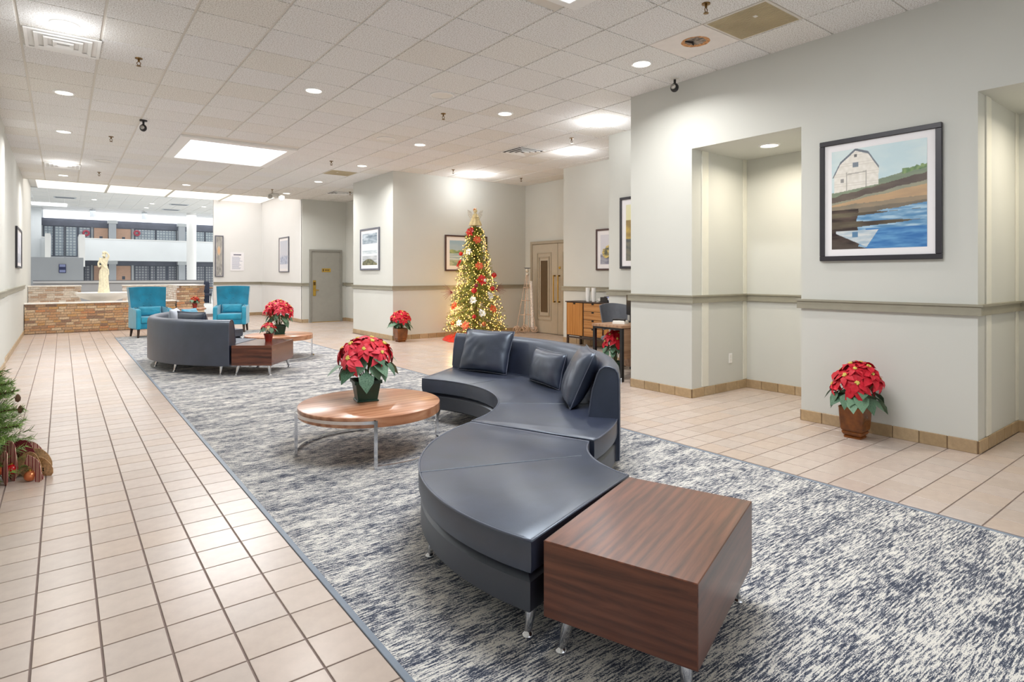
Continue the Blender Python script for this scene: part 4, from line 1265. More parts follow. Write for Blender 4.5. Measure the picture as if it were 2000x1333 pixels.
for s in (-1, 1):
    bm = mb_new(); add_lathe(bm, [(0.03, 0.0), (0.075, 0.03), (0.08, 0.07), (0.07, 0.075)], 16, Matrix.Translation((s * 0.15, -0.03, -0.10)) @ Matrix.Rotation(pi / 2, 4, 'X')); h = obj('lamp_head', bm, 'offwhite', t, 50)
    bm = mb_new(); add_lathe(bm, [(0.0, 0.078), (0.06, 0.076), (0.06, 0.07)], 16, Matrix.Translation((s * 0.15, -0.03, -0.10)) @ Matrix.Rotation(pi / 2, 4, 'X')); obj('lamp_glass', bm, 'steel', h, 50)
# wall socket in the niche, screw hole on the pier
t = thing('wall_socket', 'white wall socket low in the niche by the plain pier', 'socket', (6.56, 4.168, 0.40))
box_obj('cover_plate', 'white', -0.036, 0.036, -0.008, 0.0, -0.06, 0.06, t, 0.003)
for z in (-0.024, 0.024): box_obj('receptacle', 'offwhite', -0.018, 0.018, -0.011, -0.008, z - 0.016, z + 0.016, t, 0.002)

# ================================================================== SERPENTINE SOFAS
def chrome_leg_mesh():
    bm = mb_new()
    add_lathe(bm, [(0.030, 0.155), (0.029, 0.14), (0.0155, 0.024), (0.014, 0.018), (0.022, 0.010), (0.024, 0.005), (0.022, 0.0)], 14)
    for v in bm.verts: v.co.x += (0.155 - v.co.z) * 0.28
    return mesh_of('leg', bm, 'chrome', 50)
LEG = chrome_leg_mesh()
def put_leg(t, x, y, a): return link('leg', LEG, t, (x, y, 0.0), (0, 0, a))

def seat_body(t, poly, seams=(), zt=0.43):
    """upholstered base, cushion, piping round the cushion top"""
    poly = ccw(poly)
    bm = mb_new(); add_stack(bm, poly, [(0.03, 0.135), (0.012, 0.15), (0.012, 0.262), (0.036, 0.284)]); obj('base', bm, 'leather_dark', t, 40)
    bm = mb_new(); add_stack(bm, poly, [(0.034, 0.283), (0.006, 0.302), (0.0, 0.33), (0.0, zt - 0.018), (0.004, zt - 0.006), (0.014, zt)]); c = obj('cushion', bm, 'leather', t, 40)
    bm = mb_new(); add_tube(bm, [(p[0], p[1], zt - 0.005) for p in poly_offset(poly, 0.003)], 0.006, 6, True); obj('piping', bm, 'piping', c, 80)
    for a, b in seams:
        bm = mb_new(); add_tube(bm, [(a[0], a[1], zt - 0.001), ((a[0] + b[0]) / 2, (a[1] + b[1]) / 2, zt), (b[0], b[1], zt - 0.001)], 0.0035, 6); obj('seam', bm, 'seam', c, 80)

def back_body(t, cx, cy, a0, a1, n=44, mat='leather'):
    prof = [(1.83, 0.29), (1.835, 0.45), (1.86, 0.62), (1.895, 0.73), (1.915, 0.765), (1.945, 0.785), (1.98, 0.785), (2.015, 0.772), (2.036, 0.745), (2.044, 0.70), (2.046, 0.50), (2.045, 0.14), (2.03, 0.132), (1.90, 0.132), (1.86, 0.29)]
    bm = mb_new()
    rings = []
    for i in range(n + 1):
        a = R(a0 + (a1 - a0) * i / n)
        rings.append([bm.verts.new((cx + r_ * cos(a), cy + r_ * sin(a), z)) for r_, z in prof])
    m = len(prof)
    for a, b in zip(rings, rings[1:]):
        for q in range(m): bm.faces.new((a[q], a[(q + 1) % m], b[(q + 1) % m], b[q]))
    bm.faces.new(rings[0]); bm.faces.new(rings[-1][::-1])
    o = obj('backrest', bm, mat, t, 50)
    for a in (a0, a1):
        aa = R(a)
        bm = mb_new(); add_tube(bm, [(cx + r_ * cos(aa), cy + r_ * sin(aa), z) for r_, z in prof[1:12]], 0.006, 6); obj('piping', bm, 'piping', o, 80)
    return o

def pillow(label, w, h, th, M4, mat='leather', seed=0, wr=0.5, cat='pillow', group=None, piping=None):
    """cushion standing in local x (width) / z (height), thickness along y"""
    nu, nv = 26, 20
    bm = mb_new()
    grid = {}
    for s in (-1, 1):
        for i in range(nu + 1):
            for j in range(nv + 1):
                u, v = i / nu * 2 - 1, j / nv * 2 - 1
                edge = i in (0, nu) or j in (0, nv)
                if edge and s == 1: grid[s, i, j] = grid[-1, i, j]; continue
                k_ = max(0.0, (1 - abs(u) ** 3.2) * (1 - abs(v) ** 3.2)) ** 0.5
                pin = 1 - 0.05 * (1 - abs(u * v)) * (abs(u) ** 4 + abs(v) ** 4)
                y = s * th / 2 * k_
                f = wr * 0.012 * noise.noise(Vector((u * 2.5 + seed, v * 2.5, seed * 1.7)))
                ang = atan2(v - 0.9, u)
                f += wr * 0.006 * sin(ang * 17 + 3 * noise.noise(Vector((u * 2, v * 2, seed)))) * k_ * min(1, hypot(u, v - 0.9))
                x_, z_ = u * w / 2 * pin, v * h / 2 * pin
                grid[s, i, j] = bm.verts.new((x_, y + (0 if edge else s * f), z_ + h / 2))
    for s in (-1, 1):
        for i in range(nu):
            for j in range(nv):
                q = [grid[s, i, j], grid[s, i + 1, j], grid[s, i + 1, j + 1], grid[s, i, j + 1]]
                bm.faces.new(q if s < 0 else q[::-1])
    t = thing('pillow', label, cat, group=group)
    obj('cover', bm, mat, t, 180)
    bm = mb_new()
    ed = [(-1 + 2 * i / 14, -1) for i in range(14)] + [(1, -1 + 2 * i / 10) for i in range(10)] + [(1 - 2 * i / 14, 1) for i in range(14)] + [(-1, 1 - 2 * i / 10) for i in range(10)]
    pts = []
    for u, v in ed:
        pin = 1 - 0.05 * (1 - abs(u * v)) * (abs(u) ** 4 + abs(v) ** 4)
        pts.append((u * w / 2 * pin, 0, v * h / 2 * pin + h / 2))
    add_tube(bm, pts, 0.006, 6, True)
    obj('piping', bm, piping or 'piping', t, 80)
    t.matrix_world = M4
    return t
def lean(x, y, z, rz, tilt): return Matrix.Translation((x, y, z)) @ Matrix.Rotation(rz, 4, 'Z') @ Matrix.Rotation(tilt, 4, 'X')

# --- near sofa: backrest module
C2 = (1.83, 4.43)
t = thing('curved_sofa', 'near curved navy leather sofa with a wraparound backrest', 'sofa')
poly = arc(*C2, 2.035, -69.4, 34, 52) + arc(*C2, 1.12, 34, -69.4, 36)
seam = lambda a, c=C2: ((c[0] + 1.13 * cos(R(a)), c[1] + 1.13 * sin(R(a))), (c[0] + 1.83 * cos(R(a)), c[1] + 1.83 * sin(R(a))))
seat_body(t, poly, [seam(-40), seam(4)])
back_body(t, *C2, -53, 34)
for a, r_ in ((-66, 1.95), (-66, 1.22), (-18, 1.95), (-18, 1.22), (29, 1.95), (29, 1.22)):
    put_leg(t, C2[0] + (r_ - (0.05 if r_ > 1.5 else -0.05)) * cos(R(a)), C2[1] + (r_ - (0.05 if r_ > 1.5 else -0.05)) * sin(R(a)), R(a) + (0 if r_ > 1.5 else pi))
bm = mb_new(); add_box(bm, -0.018, 0.018, -0.002, 0.002, -0.035, 0.0, None)
o = obj('care_tag', bm, 'paper', t); a = R(-50); o.location = (C2[0] + 2.052 * cos(a), C2[1] + 2.052 * sin(a), 0.69); o.rotation_euler = (0, 0, a + pi / 2); o['label'] = 'small white care tag'
def on_ring(c, ang, r_): return c[0] + r_ * cos(R(ang)), c[1] + r_ * sin(R(ang))
x, y = on_ring(C2, 19, 1.66); pillow('large square navy pillow at the far end of the near sofa', 0.60, 0.44, 0.17, lean(x, y, 0.435, R(19 - 90), R(-20)), seed=2, wr=0.55)
x, y = on_ring(C2, -12.5, 1.67); pillow('small navy lumbar pillow in the middle of the near sofa', 0.56, 0.31, 0.17, lean(x, y, 0.434, R(-12 - 90), R(-14)), seed=5, wr=0.3)
x, y = on_ring(C2, -38, 1.66); pillow('navy pillow seen from its side at the near end of the backrest', 0.54, 0.45, 0.19, lean(x, y, 0.435, R(-38 - 90), R(-24)), seed=9, wr=0.45)

# --- near sofa: rounded ottoman module
t = thing('curved_ottoman', 'large curved navy leather ottoman bench in the foreground', 'ottoman')
poly = arc(2.609, 2.137, 1.284, 199.2, 108.3, 46) + arc(2.855, 2.021, 0.614, 124.0, 183.5, 26)
pc = ccw(poly)
seat_body(t, poly, [((1.43, 2.65), (2.27, 2.35))])
put_leg(t, 1.50, 1.83, R(200)); put_leg(t, 2.14, 2.02, R(290)); put_leg(t, 1.52, 2.62, R(165)); put_leg(t, 1.85, 3.0, R(130)); put_leg(t, 2.27, 3.25, R(100)); put_leg(t, 2.42, 2.66, R(-40))

# --- block tables
def block_table(label, c, ang, hx, hy, mat):
    t = thing('block_table', label, 'table', (*c, 0), ang)
    bm = mb_new(); add_box(bm, -hx, hx, -hy, hy, 0.145, 0.43, None, 0.003)
    bm.normal_update()
    for f in bm.faces:
        if abs(f.normal.x) > 0.8: f.material_index = 1
    obj('wooden_block', bm, (mat, mat + '_end'), t)
    for sx, sy in ((-1, -1), (1, -1), (1, 1), (-1, 1)):
        put_leg(t, sx * (hx - 0.085), sy * (hy - 0.075), atan2(sy * .8, sx * .8))
    return t
block_table('dark walnut block table in the foreground at the end of the ottoman', (1.921, 1.5555), R(19.5), 0.417, 0.287, 'walnut')

# --- round tables with ribbon legs
def round_table(label, c, r_, zt, rot):
    t = thing('round_table', label, 'table', (*c, 0), rot)
    bm = mb_new(); add_lathe(bm, [(0, zt - 0.078), (r_ - 0.004, zt - 0.078), (r_, zt - 0.074), (r_, zt - 0.004), (r_ - 0.005, zt), (0, zt)], 72); obj('table_top', bm, 'teak', t, 40)
    ri = r_ + 0.013
    b = 0.011
    def band(a0, a1, z0, z1, nm):
        bm = mb_new()
        pin = arc(0, 0, r_ + 0.002, a0, a1, 24); pout = arc(0, 0, r_ + 0.024, a0, a1, 24)
        add_prism(bm, ccw(pin + pout[::-1]), z0, z1)
        return obj(nm, bm, 'chrome', t, 40)
    for a in (250, 170, 350, 70):
        bm = mb_new(); add_box(bm, r_ + 0.002, r_ + 0.024, -0.013, 0.013, 0.0, zt - 0.022, Matrix.Rotation(R(a), 4, 'Z')); obj('leg', bm, 'chrome', t)
    band(170, 250, zt - 0.046, zt - 0.022, 'top_band'); band(350, 430, zt - 0.046, zt - 0.022, 'top_band')
    band(70, 170, 0.002, 0.026, 'floor_band'); band(250, 350, 0.002, 0.026, 'floor_band')
    return t
round_table('near round wooden coffee table with chrome ribbon legs', (2.023, 4.584), 0.568, 0.38, 0)

# --- far seating group
C3 = (3.10, 10.68)
t = thing('curved_sofa', 'far curved navy leather sofa seen from behind', 'sofa')
poly = arc(*C3, 2.035, 233, 113, 52) + arc(*C3, 1.12, 113, 233, 36)
seat_body(t, poly, [seam(190, C3), seam(150, C3)])
back_body(t, *C3, 233, 142)
for a, r_ in ((228, 1.95), (228, 1.22), (203, 1.95), (180, 1.95), (180, 1.22), (118, 1.95), (118, 1.22)):
    put_leg(t, C3[0] + (r_ - 0.05) * cos(R(a)), C3[1] + (r_ - 0.05) * sin(R(a)), R(a) + (0 if r_ > 1.5 else pi))
x, y = on_ring(C3, 160, 1.62); pillow('pale grey pillow against the left end of the far sofa', 0.5, 0.44, 0.16, lean(x, y, 0.435, R(160 - 90), R(-14)), 'pillow_grey', seed=3, piping='pillow_grey')
x, y = on_ring(C3, 147, 1.50); pillow('blue pillow beside the grey one on the far sofa', 0.42, 0.42, 0.14, lean(x, y, 0.435, R(140 - 90), R(-16)), 'teal', seed=4, piping='teal_light')
x, y = on_ring(C3, 205, 1.63); pillow('long navy pillow peeping over the back of the far sofa', 0.66, 0.45, 0.17, lean(x, y, 0.435, R(205 - 90), R(-12)), seed=7)
dv = Vector((0.6, 0.8)); pv = Vector((-0.8, 0.6))
nc = Vector((2.355, 8.69))
cc_ = nc + dv * 0.42 + pv * 0.285
block_table('dark walnut block table at the end of the far sofa', tuple(cc_), atan2(0.8, 0.6), 0.42, 0.285, 'walnut_far')
round_table('far round wooden coffee table with chrome legs', (2.99, 10.575), 0.552, 0.40, R(10))

# ================================================================== TEAL ARMCHAIRS
def armchair(label, x, y, rz):
    t = thing('wing_armchair', label, 'armchair', (x, y, 0), rz)    # faces local -Y
    bm = mb_new(); add_stack(bm, [(-0.36, -0.34), (0.36, -0.34), (0.36, 0.30), (-0.36, 0.30)], [(0.01, 0.20), (0, 0.22), (0, 0.34)]); obj('seat_base', bm, 'teal', t)
    bm = mb_new(); add_stack(bm, [(-0.27, -0.37), (0.27, -0.37), (0.27, 0.22), (-0.27, 0.22)], [(0.01, 0.335), (0, 0.35), (0, 0.44), (0.012, 0.46), (0.04, 0.47)]); obj('seat_cushion', bm, 'teal_light', t, 50)
    # flared tufted back
    nu, nv = 16, 18
    bm = mb_new()
    buttons = [(-0.42, 0.62), (0, 0.62), (0.42, 0.62), (-0.21, 0.78), (0.21, 0.78), (-0.21, 0.46), (0.21, 0.46)]
    def bp(u, v, s):
        wd = 0.335 + 0.055 * v
        z = 0.32 + 0.82 * v
        yb = 0.20 + 0.13 * v
        dep = 0.0
        for bu, bv in buttons: dep += 0.035 * math.exp(-((u - bu) ** 2 * 14 + (v - bv) ** 2 * 60))
        yf = yb - 0.075 - 0.02 * (1 - u ** 4) + (dep if s < 0 else 0) - (0.05 * max(0, abs(u) - 0.72) / 0.28 if s < 0 else 0)
        return (u * wd, yf if s < 0 else yb + 0.05, z + 0.012 * (1 - u * u))
    G = {}
    for s in (-1, 1):
        for i in range(nu + 1):
            for j in range(nv + 1): G[s, i, j] = bm.verts.new(bp(i / nu * 2 - 1, j / nv, s))
    for s in (-1, 1):
        for i in range(nu):
            for j in range(nv): bm.faces.new([G[s, i, j], G[s, i + 1, j], G[s, i + 1, j + 1], G[s, i, j + 1]])
    for i in range(nu):
        for j in (0, nv): bm.faces.new([G[-1, i, j], G[-1, i + 1, j], G[1, i + 1, j], G[1, i, j]])
    for j in range(nv):
        for i in (0, nu): bm.faces.new([G[-1, i, j], G[-1, i, j + 1], G[1, i, j + 1], G[1, i, j]])
    b = obj('backrest', bm, 'teal', t, 50)
    for bu, bv in buttons:
        p = bp(bu, bv, -1)
        bm = mb_new(); add_ball(bm, (p[0], p[1] + 0.002, p[2]), 0.014, 8, 5); obj('button', bm, 'teal', b, 80)
    for s in (-1, 1):
        bm = mb_new()
        pr = [(-0.37, 0.20), (-0.37, 0.60), (-0.345, 0.645), (-0.29, 0.66), (0.10, 0.66), (0.26, 0.70), (0.30, 0.70), (0.30, 0.20)]
        A = [bm.verts.new((s * 0.275, p[0], p[1])) for p in pr]; B = [bm.verts.new((s * 0.375, p[0], p[1] - 0.01)) for p in pr]
        m = len(pr)
        for q in range(m): bm.faces.new((A[q], A[(q + 1) % m], B[(q + 1) % m], B[q]))
        bm.faces.new(A); bm.faces.new(B[::-1])
        bmesh.ops.bevel(bm, geom=[e_ for e_ in bm.edges], offset=0.018, segments=2, affect='EDGES')
        obj('armrest', bm, 'teal_light', t, 50)
    for sx in (-1, 1):
        for yy, sl in ((-0.29, -0.1), (0.25, 0.25)):
            bm = mb_new(); add_tube(bm, [(sx * 0.31, yy, 0.215), (sx * 0.325, yy + sl * 0.2, 0.0)], [0.033, 0.021], 8); obj('leg', bm, 'dark_wood', t, 60)
    return t
armchair('teal tufted armchair in front of the brick planter wall', 1.64, 16.10, R(9))
armchair('teal tufted armchair in front of the far white wall', 3.42, 16.2, R(-20))
pillow('teal lumbar pillow in the armchair by the planter wall', 0.48, 0.22, 0.13, lean(1.64, 16.13, 0.475, R(9), R(-16)), 'teal_light', 12, 0.4, piping='teal')
pillow('teal lumbar pillow in the armchair by the white wall', 0.48, 0.22, 0.13, lean(3.43, 16.22, 0.475, R(-20), R(-16)), 'teal_light', 14, 0.4, piping='teal')
# side table between them
t = thing('side_table', 'small round wooden side table between the teal armchairs', 'table', (2.56, 16.35, 0))
bm = mb_new(); add_lathe(bm, [(0, 0.575), (0.29, 0.575), (0.30, 0.585), (0.30, 0.605), (0.29, 0.615), (0, 0.615)], 36); obj('table_top', bm, 'teak', t, 40)
bm = mb_new(); add_lathe(bm, [(0.035, 0.02), (0.035, 0.575)], 12); obj('column_leg', bm, 'dark_wood', t, 40)
bm = mb_new(); add_lathe(bm, [(0.20, 0.0), (0.20, 0.015), (0.03, 0.03)], 24); obj('foot_plate', bm, 'dark_wood', t, 40)

# ================================================================== POINSETTIAS
def bract_mesh(n, r_, mat, seed, droop=0.35, layers=2):
    """one flower head: leaf-shaped bracts joined at the middle"""
    q = random.Random(seed)
    bm = mb_new()
    c = bm.verts.new((0, 0, 0.004))
    for ly in range(layers):
        k_ = n - ly * 1
        for i in range(k_):
            a = 2 * pi * (i + 0.5 * ly) / k_ + q.uniform(-.15, .15)
            L = r_ * (1 - 0.34 * ly) * q.uniform(0.85, 1.1)
            w = L * q.uniform(0.26, 0.33)
            up = 0.16 * ly + q.uniform(-.05, .12)
            tw = q.uniform(-.25, .25)
            prev = (c, c, c)
            for s, ww in ((0.22, 0.35), (0.45, 1.0), (0.7, 0.82), (1.0, 0.0)):
                x = L * s
                z = L * (up * s * 1.5 - droop * s * s * 1.3) + 0.006 * ly
                if ww == 0:
                    tip = bm.verts.new((x * cos(a), x * sin(a), z))
                    bm.faces.new((prev[0], prev[1], tip)); bm.faces.new((prev[1], prev[2], tip))
                else:
                    row = []
                    for yy, dz in ((-w * ww, 0.10 * w + tw * w * ww), (0, -0.02 * w), (w * ww, 0.10 * w - tw * w * ww)):
                        row.append(bm.verts.new((x * cos(a) - yy * sin(a), x * sin(a) + yy * cos(a), z + dz * 1.6)))
                    if prev[0] is c:
                        bm.faces.new((c, row[0], row[1])); bm.faces.new((c, row[1], row[2]))
                    else:
                        bm.faces.new((prev[0], row[0], row[1], prev[1])); bm.faces.new((prev[1], row[1], row[2], prev[2]))
                    prev = tuple(row)
    return mesh_of('flower', bm, mat, 70)
def leaf_mesh(L, seed):
    q = random.Random(seed)
    bm = mb_new()
    prev = None
    for s, w in ((0.0, .02), (0.3, .06), (0.55, .30), (0.75, .26), (1.0, 0.0)):
        x = L * s
        z = L * (0.12 * s - 0.75 * s * s)
        row = [bm.verts.new((x, k_ * w * L, z + abs(k_) * 0.10 * L * w + 0.02 * L * q.uniform(-1, 1))) for k_ in ((-1, 0, 1) if w else (0,))]
        if prev:
            if len(row) == 1: bm.faces.new((prev[0], prev[1], row[0])); bm.faces.new((prev[1], prev[2], row[0]))
            else:
                bm.faces.new((prev[0], row[0], row[1], prev[1])); bm.faces.new((prev[1], row[1], row[2], prev[2]))
        prev = row
    return mesh_of('leaf', bm, 'leaf', 70)
FM = {}
def flower_set(mat, r_):
    key = (mat, r_)
    if key not in FM: FM[key] = [bract_mesh(7, r_, mat, s + hash(mat) % 7 if False else s, 0.30 + 0.12 * s) for s in range(3)]
    return FM[key]
LM = [leaf_mesh(1.0, s) for s in range(3)]
bm = mb_new()
for i in range(6): add_ball(bm, (0.009 * cos(i * 1.05) * (i > 0), 0.009 * sin(i * 1.05) * (i > 0), 0.009), 0.007, 6, 4)
EYE = mesh_of('flower_eye', bm, 'flower_eye', 80)

def pot_square(t, w0, w1, h, mat, rim=0.012, foot=True):
    bm = mb_new()
    a, b = w0 / 2, w1 / 2
    sq = lambda q: [(-q, -q), (q, -q), (q, q), (-q, q)]
    lv = [(a * 0.98, 0), (a, 0.004), (b, h * 0.84)]
    rows = []
    for q, z in lv + [(b, h * .84), (b + rim, h * 0.85), (b + rim, h), (b - 0.006, h), (b - 0.012, h - 0.025)]:
        rows.append([bm.verts.new((*p, z)) for p in sq(q)])
    for r0, r1 in zip(rows, rows[1:]):
        for k_ in range(4): bm.faces.new((r0[k_], r0[(k_ + 1) % 4], r1[(k_ + 1) % 4], r1[k_]))
    bm.faces.new(rows[0][::-1])
    bmesh.ops.remove_doubles(bm, verts=bm.verts[:], dist=1e-5)
    p = obj('pot', bm, mat, t)
    bm = mb_new(); add_box(bm, -a - 0.012, a + 0.012, -a - 0.012, a + 0.012, 0, 0.012, None, 0.004); obj('saucer', bm, mat, p)
    bm = mb_new(); add_box(bm, -b + 0.013, b - 0.013, -b + 0.013, b - 0.013, h - 0.05, h - 0.022); obj('soil', bm, 'soil', t)
def pot_classic(t, w, h, mat):
    """square pot with a bellied body, waist groove and stepped foot"""
    bm = mb_new()
    rows = []
    for q, z in ((0.33, 0), (0.33, 0.035), (0.35, 0.05), (0.30, 0.07), (0.36, 0.10), (0.40, 0.16), (0.40, 0.20), (0.375, 0.215), (0.41, 0.24), (0.44, 0.30), (0.47, 0.62), (0.49, 0.94), (0.50, 0.97), (0.49, 1.0), (0.44, 1.0), (0.43, 0.9)):
        a, ch = q * w, q * w * 0.10
        pts = [(-a + ch, -a), (a - ch, -a), (a, -a + ch), (a, a - ch), (a - ch, a), (-a + ch, a), (-a, a - ch), (-a, -a + ch)]
        rows.append([bm.verts.new((*p, z * h)) for p in pts])
    for r0, r1 in zip(rows, rows[1:]):
        for k_ in range(8): bm.faces.new((r0[k_], r0[(k_ + 1) % 8], r1[(k_ + 1) % 8], r1[k_]))
    bm.faces.new(rows[0][::-1])
    obj('pot', bm, mat, t, 35)
    bm = mb_new(); add_box(bm, -0.43 * w, 0.43 * w, -0.43 * w, 0.43 * w, h * 0.86, h * 0.91); obj('soil', bm, 'soil', t)
def pot_round(t, r_, h, mat):
    bm = mb_new(); add_lathe(bm, [(r_ * 0.68, 0), (r_ * 0.7, 0.005), (r_ * 0.93, h * 0.8), (r_ * 1.02, h * 0.82), (r_ * 1.04, h), (r_ * 0.96, h), (r_ * 0.93, h * 0.88), (0, h * 0.86)], 24); obj('pot', bm, mat, t, 40)
    bm = mb_new(); add_lathe(bm, [(0, h * 0.85), (r_ * 0.93, h * 0.87), (r_ * 0.92, h * .89), (0, h * 0.90)], 16); obj('soil', bm, 'soil', t)

def poinsettia(label, loc, potfn, ph, H, spread, nfl, fr, mats, seed, nleaf=14, lift=0.58, tiltdir=(0, 0), rz=0, group=None, dome=0.55):
    q = random.Random(seed)
    t = thing('potted_poinsettia', label, 'potted plant', loc, rz)
    potfn(t)
    R0 = spread / 2
    zc = ph + (H - ph) * (1 - dome)
    for i in range(nfl):
        f = (i + 0.5) / nfl
        a = i * 2.39996 + q.uniform(-.2, .2)
        rr_ = (R0 - fr * 0.62) * sqrt(f) * 1.02
        el = sqrt(max(0, 1 - (sqrt(f) * 0.97) ** 2))
        z = zc + (H - zc - 0.01) * el * q.uniform(0.93, 1.0) - 0.02 * f
        x, y = rr_ * cos(a) + tiltdir[0] * (z - ph), rr_ * sin(a) + tiltdir[1] * (z - ph)
        nrm = Vector((cos(a) * sqrt(f) * 1.15, sin(a) * sqrt(f) * 1.15, 0.35 + 0.9 * el)).normalized()
        qt = nrm.to_track_quat('Z', 'Y')
        mt = mats[0] if len(mats) == 1 else mats[i % len(mats)]
        me = flower_set(mt, fr)[q.randrange(3)]
        o = link('flower', me, t, (x, y, z))
        o.rotation_mode = 'QUATERNION'
        o.rotation_quaternion = qt @ Matrix.Rotation(q.uniform(0, 6), 3, 'Z').to_quaternion()
        s_ = q.uniform(0.85, 1.12); o.scale = (s_, s_, s_)
        link('flower_eye', EYE, o, (0, 0, 0.004), None, fr / 0.10)
        bm = mb_new(); add_tube(bm, [(0.02 * cos(a), 0.02 * sin(a), ph - 0.04), (x * 0.45, y * 0.45, (ph + z) / 2 - 0.01), (x - nrm.x * 0.01, y - nrm.y * 0.01, z - nrm.z * 0.01)], 0.0045, 5); obj('stem', bm, 'stem', t, 80)
    for i in range(nleaf):
        a = i * 2.39996 + 0.7 + q.uniform(-.3, .3)
        z = ph + (zc - ph) * q.uniform(0.35, 1.1) + 0.04
        r_ = R0 * q.uniform(0.15, 0.42)
        L = fr * q.uniform(1.15, 1.7)
        o = link('leaf', LM[q.randrange(3)], t, (r_ * cos(a) + tiltdir[0] * (z - ph), r_ * sin(a) + tiltdir[1] * (z - ph), z), (q.uniform(-.3, .3), q.uniform(-0.2, 0.45), a), (L, L, L))
    return t
RED = ['bract']
poinsettia('rosy red poinsettia in a square green pot on the near round table', (2.02, 4.665, 0.38), lambda t: pot_square(t, 0.155, 0.20, 0.175, 'pot_green'), 0.175, 0.53, 0.60, 13, 0.135, ['bract_pink', 'bract_pink', 'bract'], 3, 22, rz=R(-12), dome=0.55)
poinsettia('red poinsettia in a lacquered brown pot below the barn picture', (5.54, 2.30, 0), lambda t: pot_classic(t, 0.205, 0.275, 'pot_brown'), 0.26, 0.67, 0.52, 15, 0.13, RED, 8, 20, tiltdir=(-.06, -.10), dome=0.66)
poinsettia('red poinsettia in a brown pot at the corner of the wall block', (5.76, 11.50, 0), lambda t: pot_classic(t, 0.25, 0.29, 'pot_brown'), 0.28, 0.68, 0.56, 16, 0.125, RED, 15, 20, tiltdir=(-.03, -.10), dome=0.62)
poinsettia('broad red poinsettia in a green pot on the far round table', (2.99, 10.62, 0.40), lambda t: pot_square(t, 0.16, 0.20, 0.16, 'pot_green'), 0.16, 0.60, 0.60, 20, 0.115, ['bract', 'bract_pink'], 21, 16, dome=0.62)
poinsettia('small red and cream poinsettia in a red pot on the far block table', (2.475, 9.30, 0.43), lambda t: pot_round(t, 0.068, 0.115, 'pot_red'), 0.115, 0.285, 0.27, 10, 0.075, ['bract', 'bract_rust', 'bract', 'bract_cream'], 27, 10)
poinsettia('small rust red poinsettia on the side table between the armchairs', (2.60, 16.30, 0.615), lambda t: pot_round(t, 0.062, 0.115, 'pot_red'), 0.115, 0.29, 0.27, 10, 0.075, ['bract_rust'], 33, 8)
poinsettia('red poinsettia standing under the wooden desk', (6.14, 5.70, 0), lambda t: pot_round(t, 0.12, 0.22, 'pot_green'), 0.22, 0.66, 0.40, 11, 0.11, RED, 40, 16)

# ================================================================== CHRISTMAS TREE
def needle_spray(bm, p, d, L, q, nn=16, nl=0.07, wd=0.010):
    """a twig with flat needles on all sides (thin blades)"""
    d = d.normalized()
    u = d.orthogonal().normalized(); w = d.cross(u)
    for i in range(nn):
        s = (i + q.random()) / nn
        a = q.uniform(0, 2 * pi)
        o = p + d * (L * s)
        side = (u * cos(a) + w * sin(a))
        tip = o + (d * 0.62 + side * 0.8).normalized() * nl * (1.1 - 0.5 * s)
        b = d.cross(side) * wd * 0.5
        bm.faces.new([bm.verts.new(o - b), bm.verts.new(o + b), bm.verts.new(tip)])
TX, TY, TH, TR = 7.27, 10.88, 2.60, 0.70
tree = thing('christmas_tree', 'tall lit christmas tree covered in warm fairy lights', 'christmas tree', (TX, TY, 0))
def tree_r(z): return min(0.735 - 0.245 * (z - 0.26), max(0.03, 1.3 * (TH + 0.03 - z)))
q = random.Random(5)
bm = mb_new()
tips = []
for i in range(1000):
    f = q.random() ** 1.2
    z = 0.26 + (TH - 0.34) * f
    a = i * 2.39996
    r_ = tree_r(z) * q.uniform(0.82, 1.05)
    tip = Vector((r_ * cos(a), r_ * sin(a), z - 0.05 - 0.05 * (1 - f)))
    L = min(0.34, r_ * 0.8 + 0.05)
    base = tip - (Vector((cos(a), sin(a), -0.22)).normalized() * L)
    needle_spray(bm, base, tip - base, L, q, 24, 0.075, 0.011)
    if i % 2 == 0: tips.append((tip, a))
tag(obj('foliage', bm, 'pine', tree), kind='stuff')
bm = mb_new(); add_tube(bm, [(0, 0, 0.0), (0, 0, 1.2), (0, 0, TH - 0.1)], [0.05, 0.035, 0.01], 8); obj('trunk', bm, 'bark', tree, 60)
bm = mb_new()
for k_ in range(3):
    a = k_ * 2.094 + 0.4
    add_tube(bm, [(0.30 * cos(a), 0.30 * sin(a), 0.012), (0.15 * cos(a), 0.15 * sin(a), 0.05), (0, 0, 0.10)], 0.012, 6)
obj('stand', bm, 'black', tree, 60)
bm = mb_new()
ico = [(0, 0, 1), (1, 0, 0), (0, 1, 0), (-1, 0, 0), (0, -1, 0), (0, 0, -1)]
icf = [(0, 1, 2), (0, 2, 3), (0, 3, 4), (0, 4, 1), (5, 2, 1), (5, 3, 2), (5, 4, 3), (5, 1, 4)]
for i in range(850):
    f = 1.44 - sqrt(1.44 ** 2 - (1.44 ** 2 - .44 ** 2) * (i + 0.5) / 850)
    z = 0.24 + (TH - 0.30) * f
    a = i * 2.39996 + q.uniform(-.3, .3)
    r_ = tree_r(z) * q.uniform(0.66, 0.99)
    c = Vector((r_ * cos(a), r_ * sin(a), z - 0.05))
    vs = [bm.verts.new(c + Vector(v) * 0.0105) for v in ico]
    for fc in icf: bm.faces.new([vs[k_] for k_ in fc])
tag(obj('fairy_lights', bm, 'bulb', tree), kind='stuff')
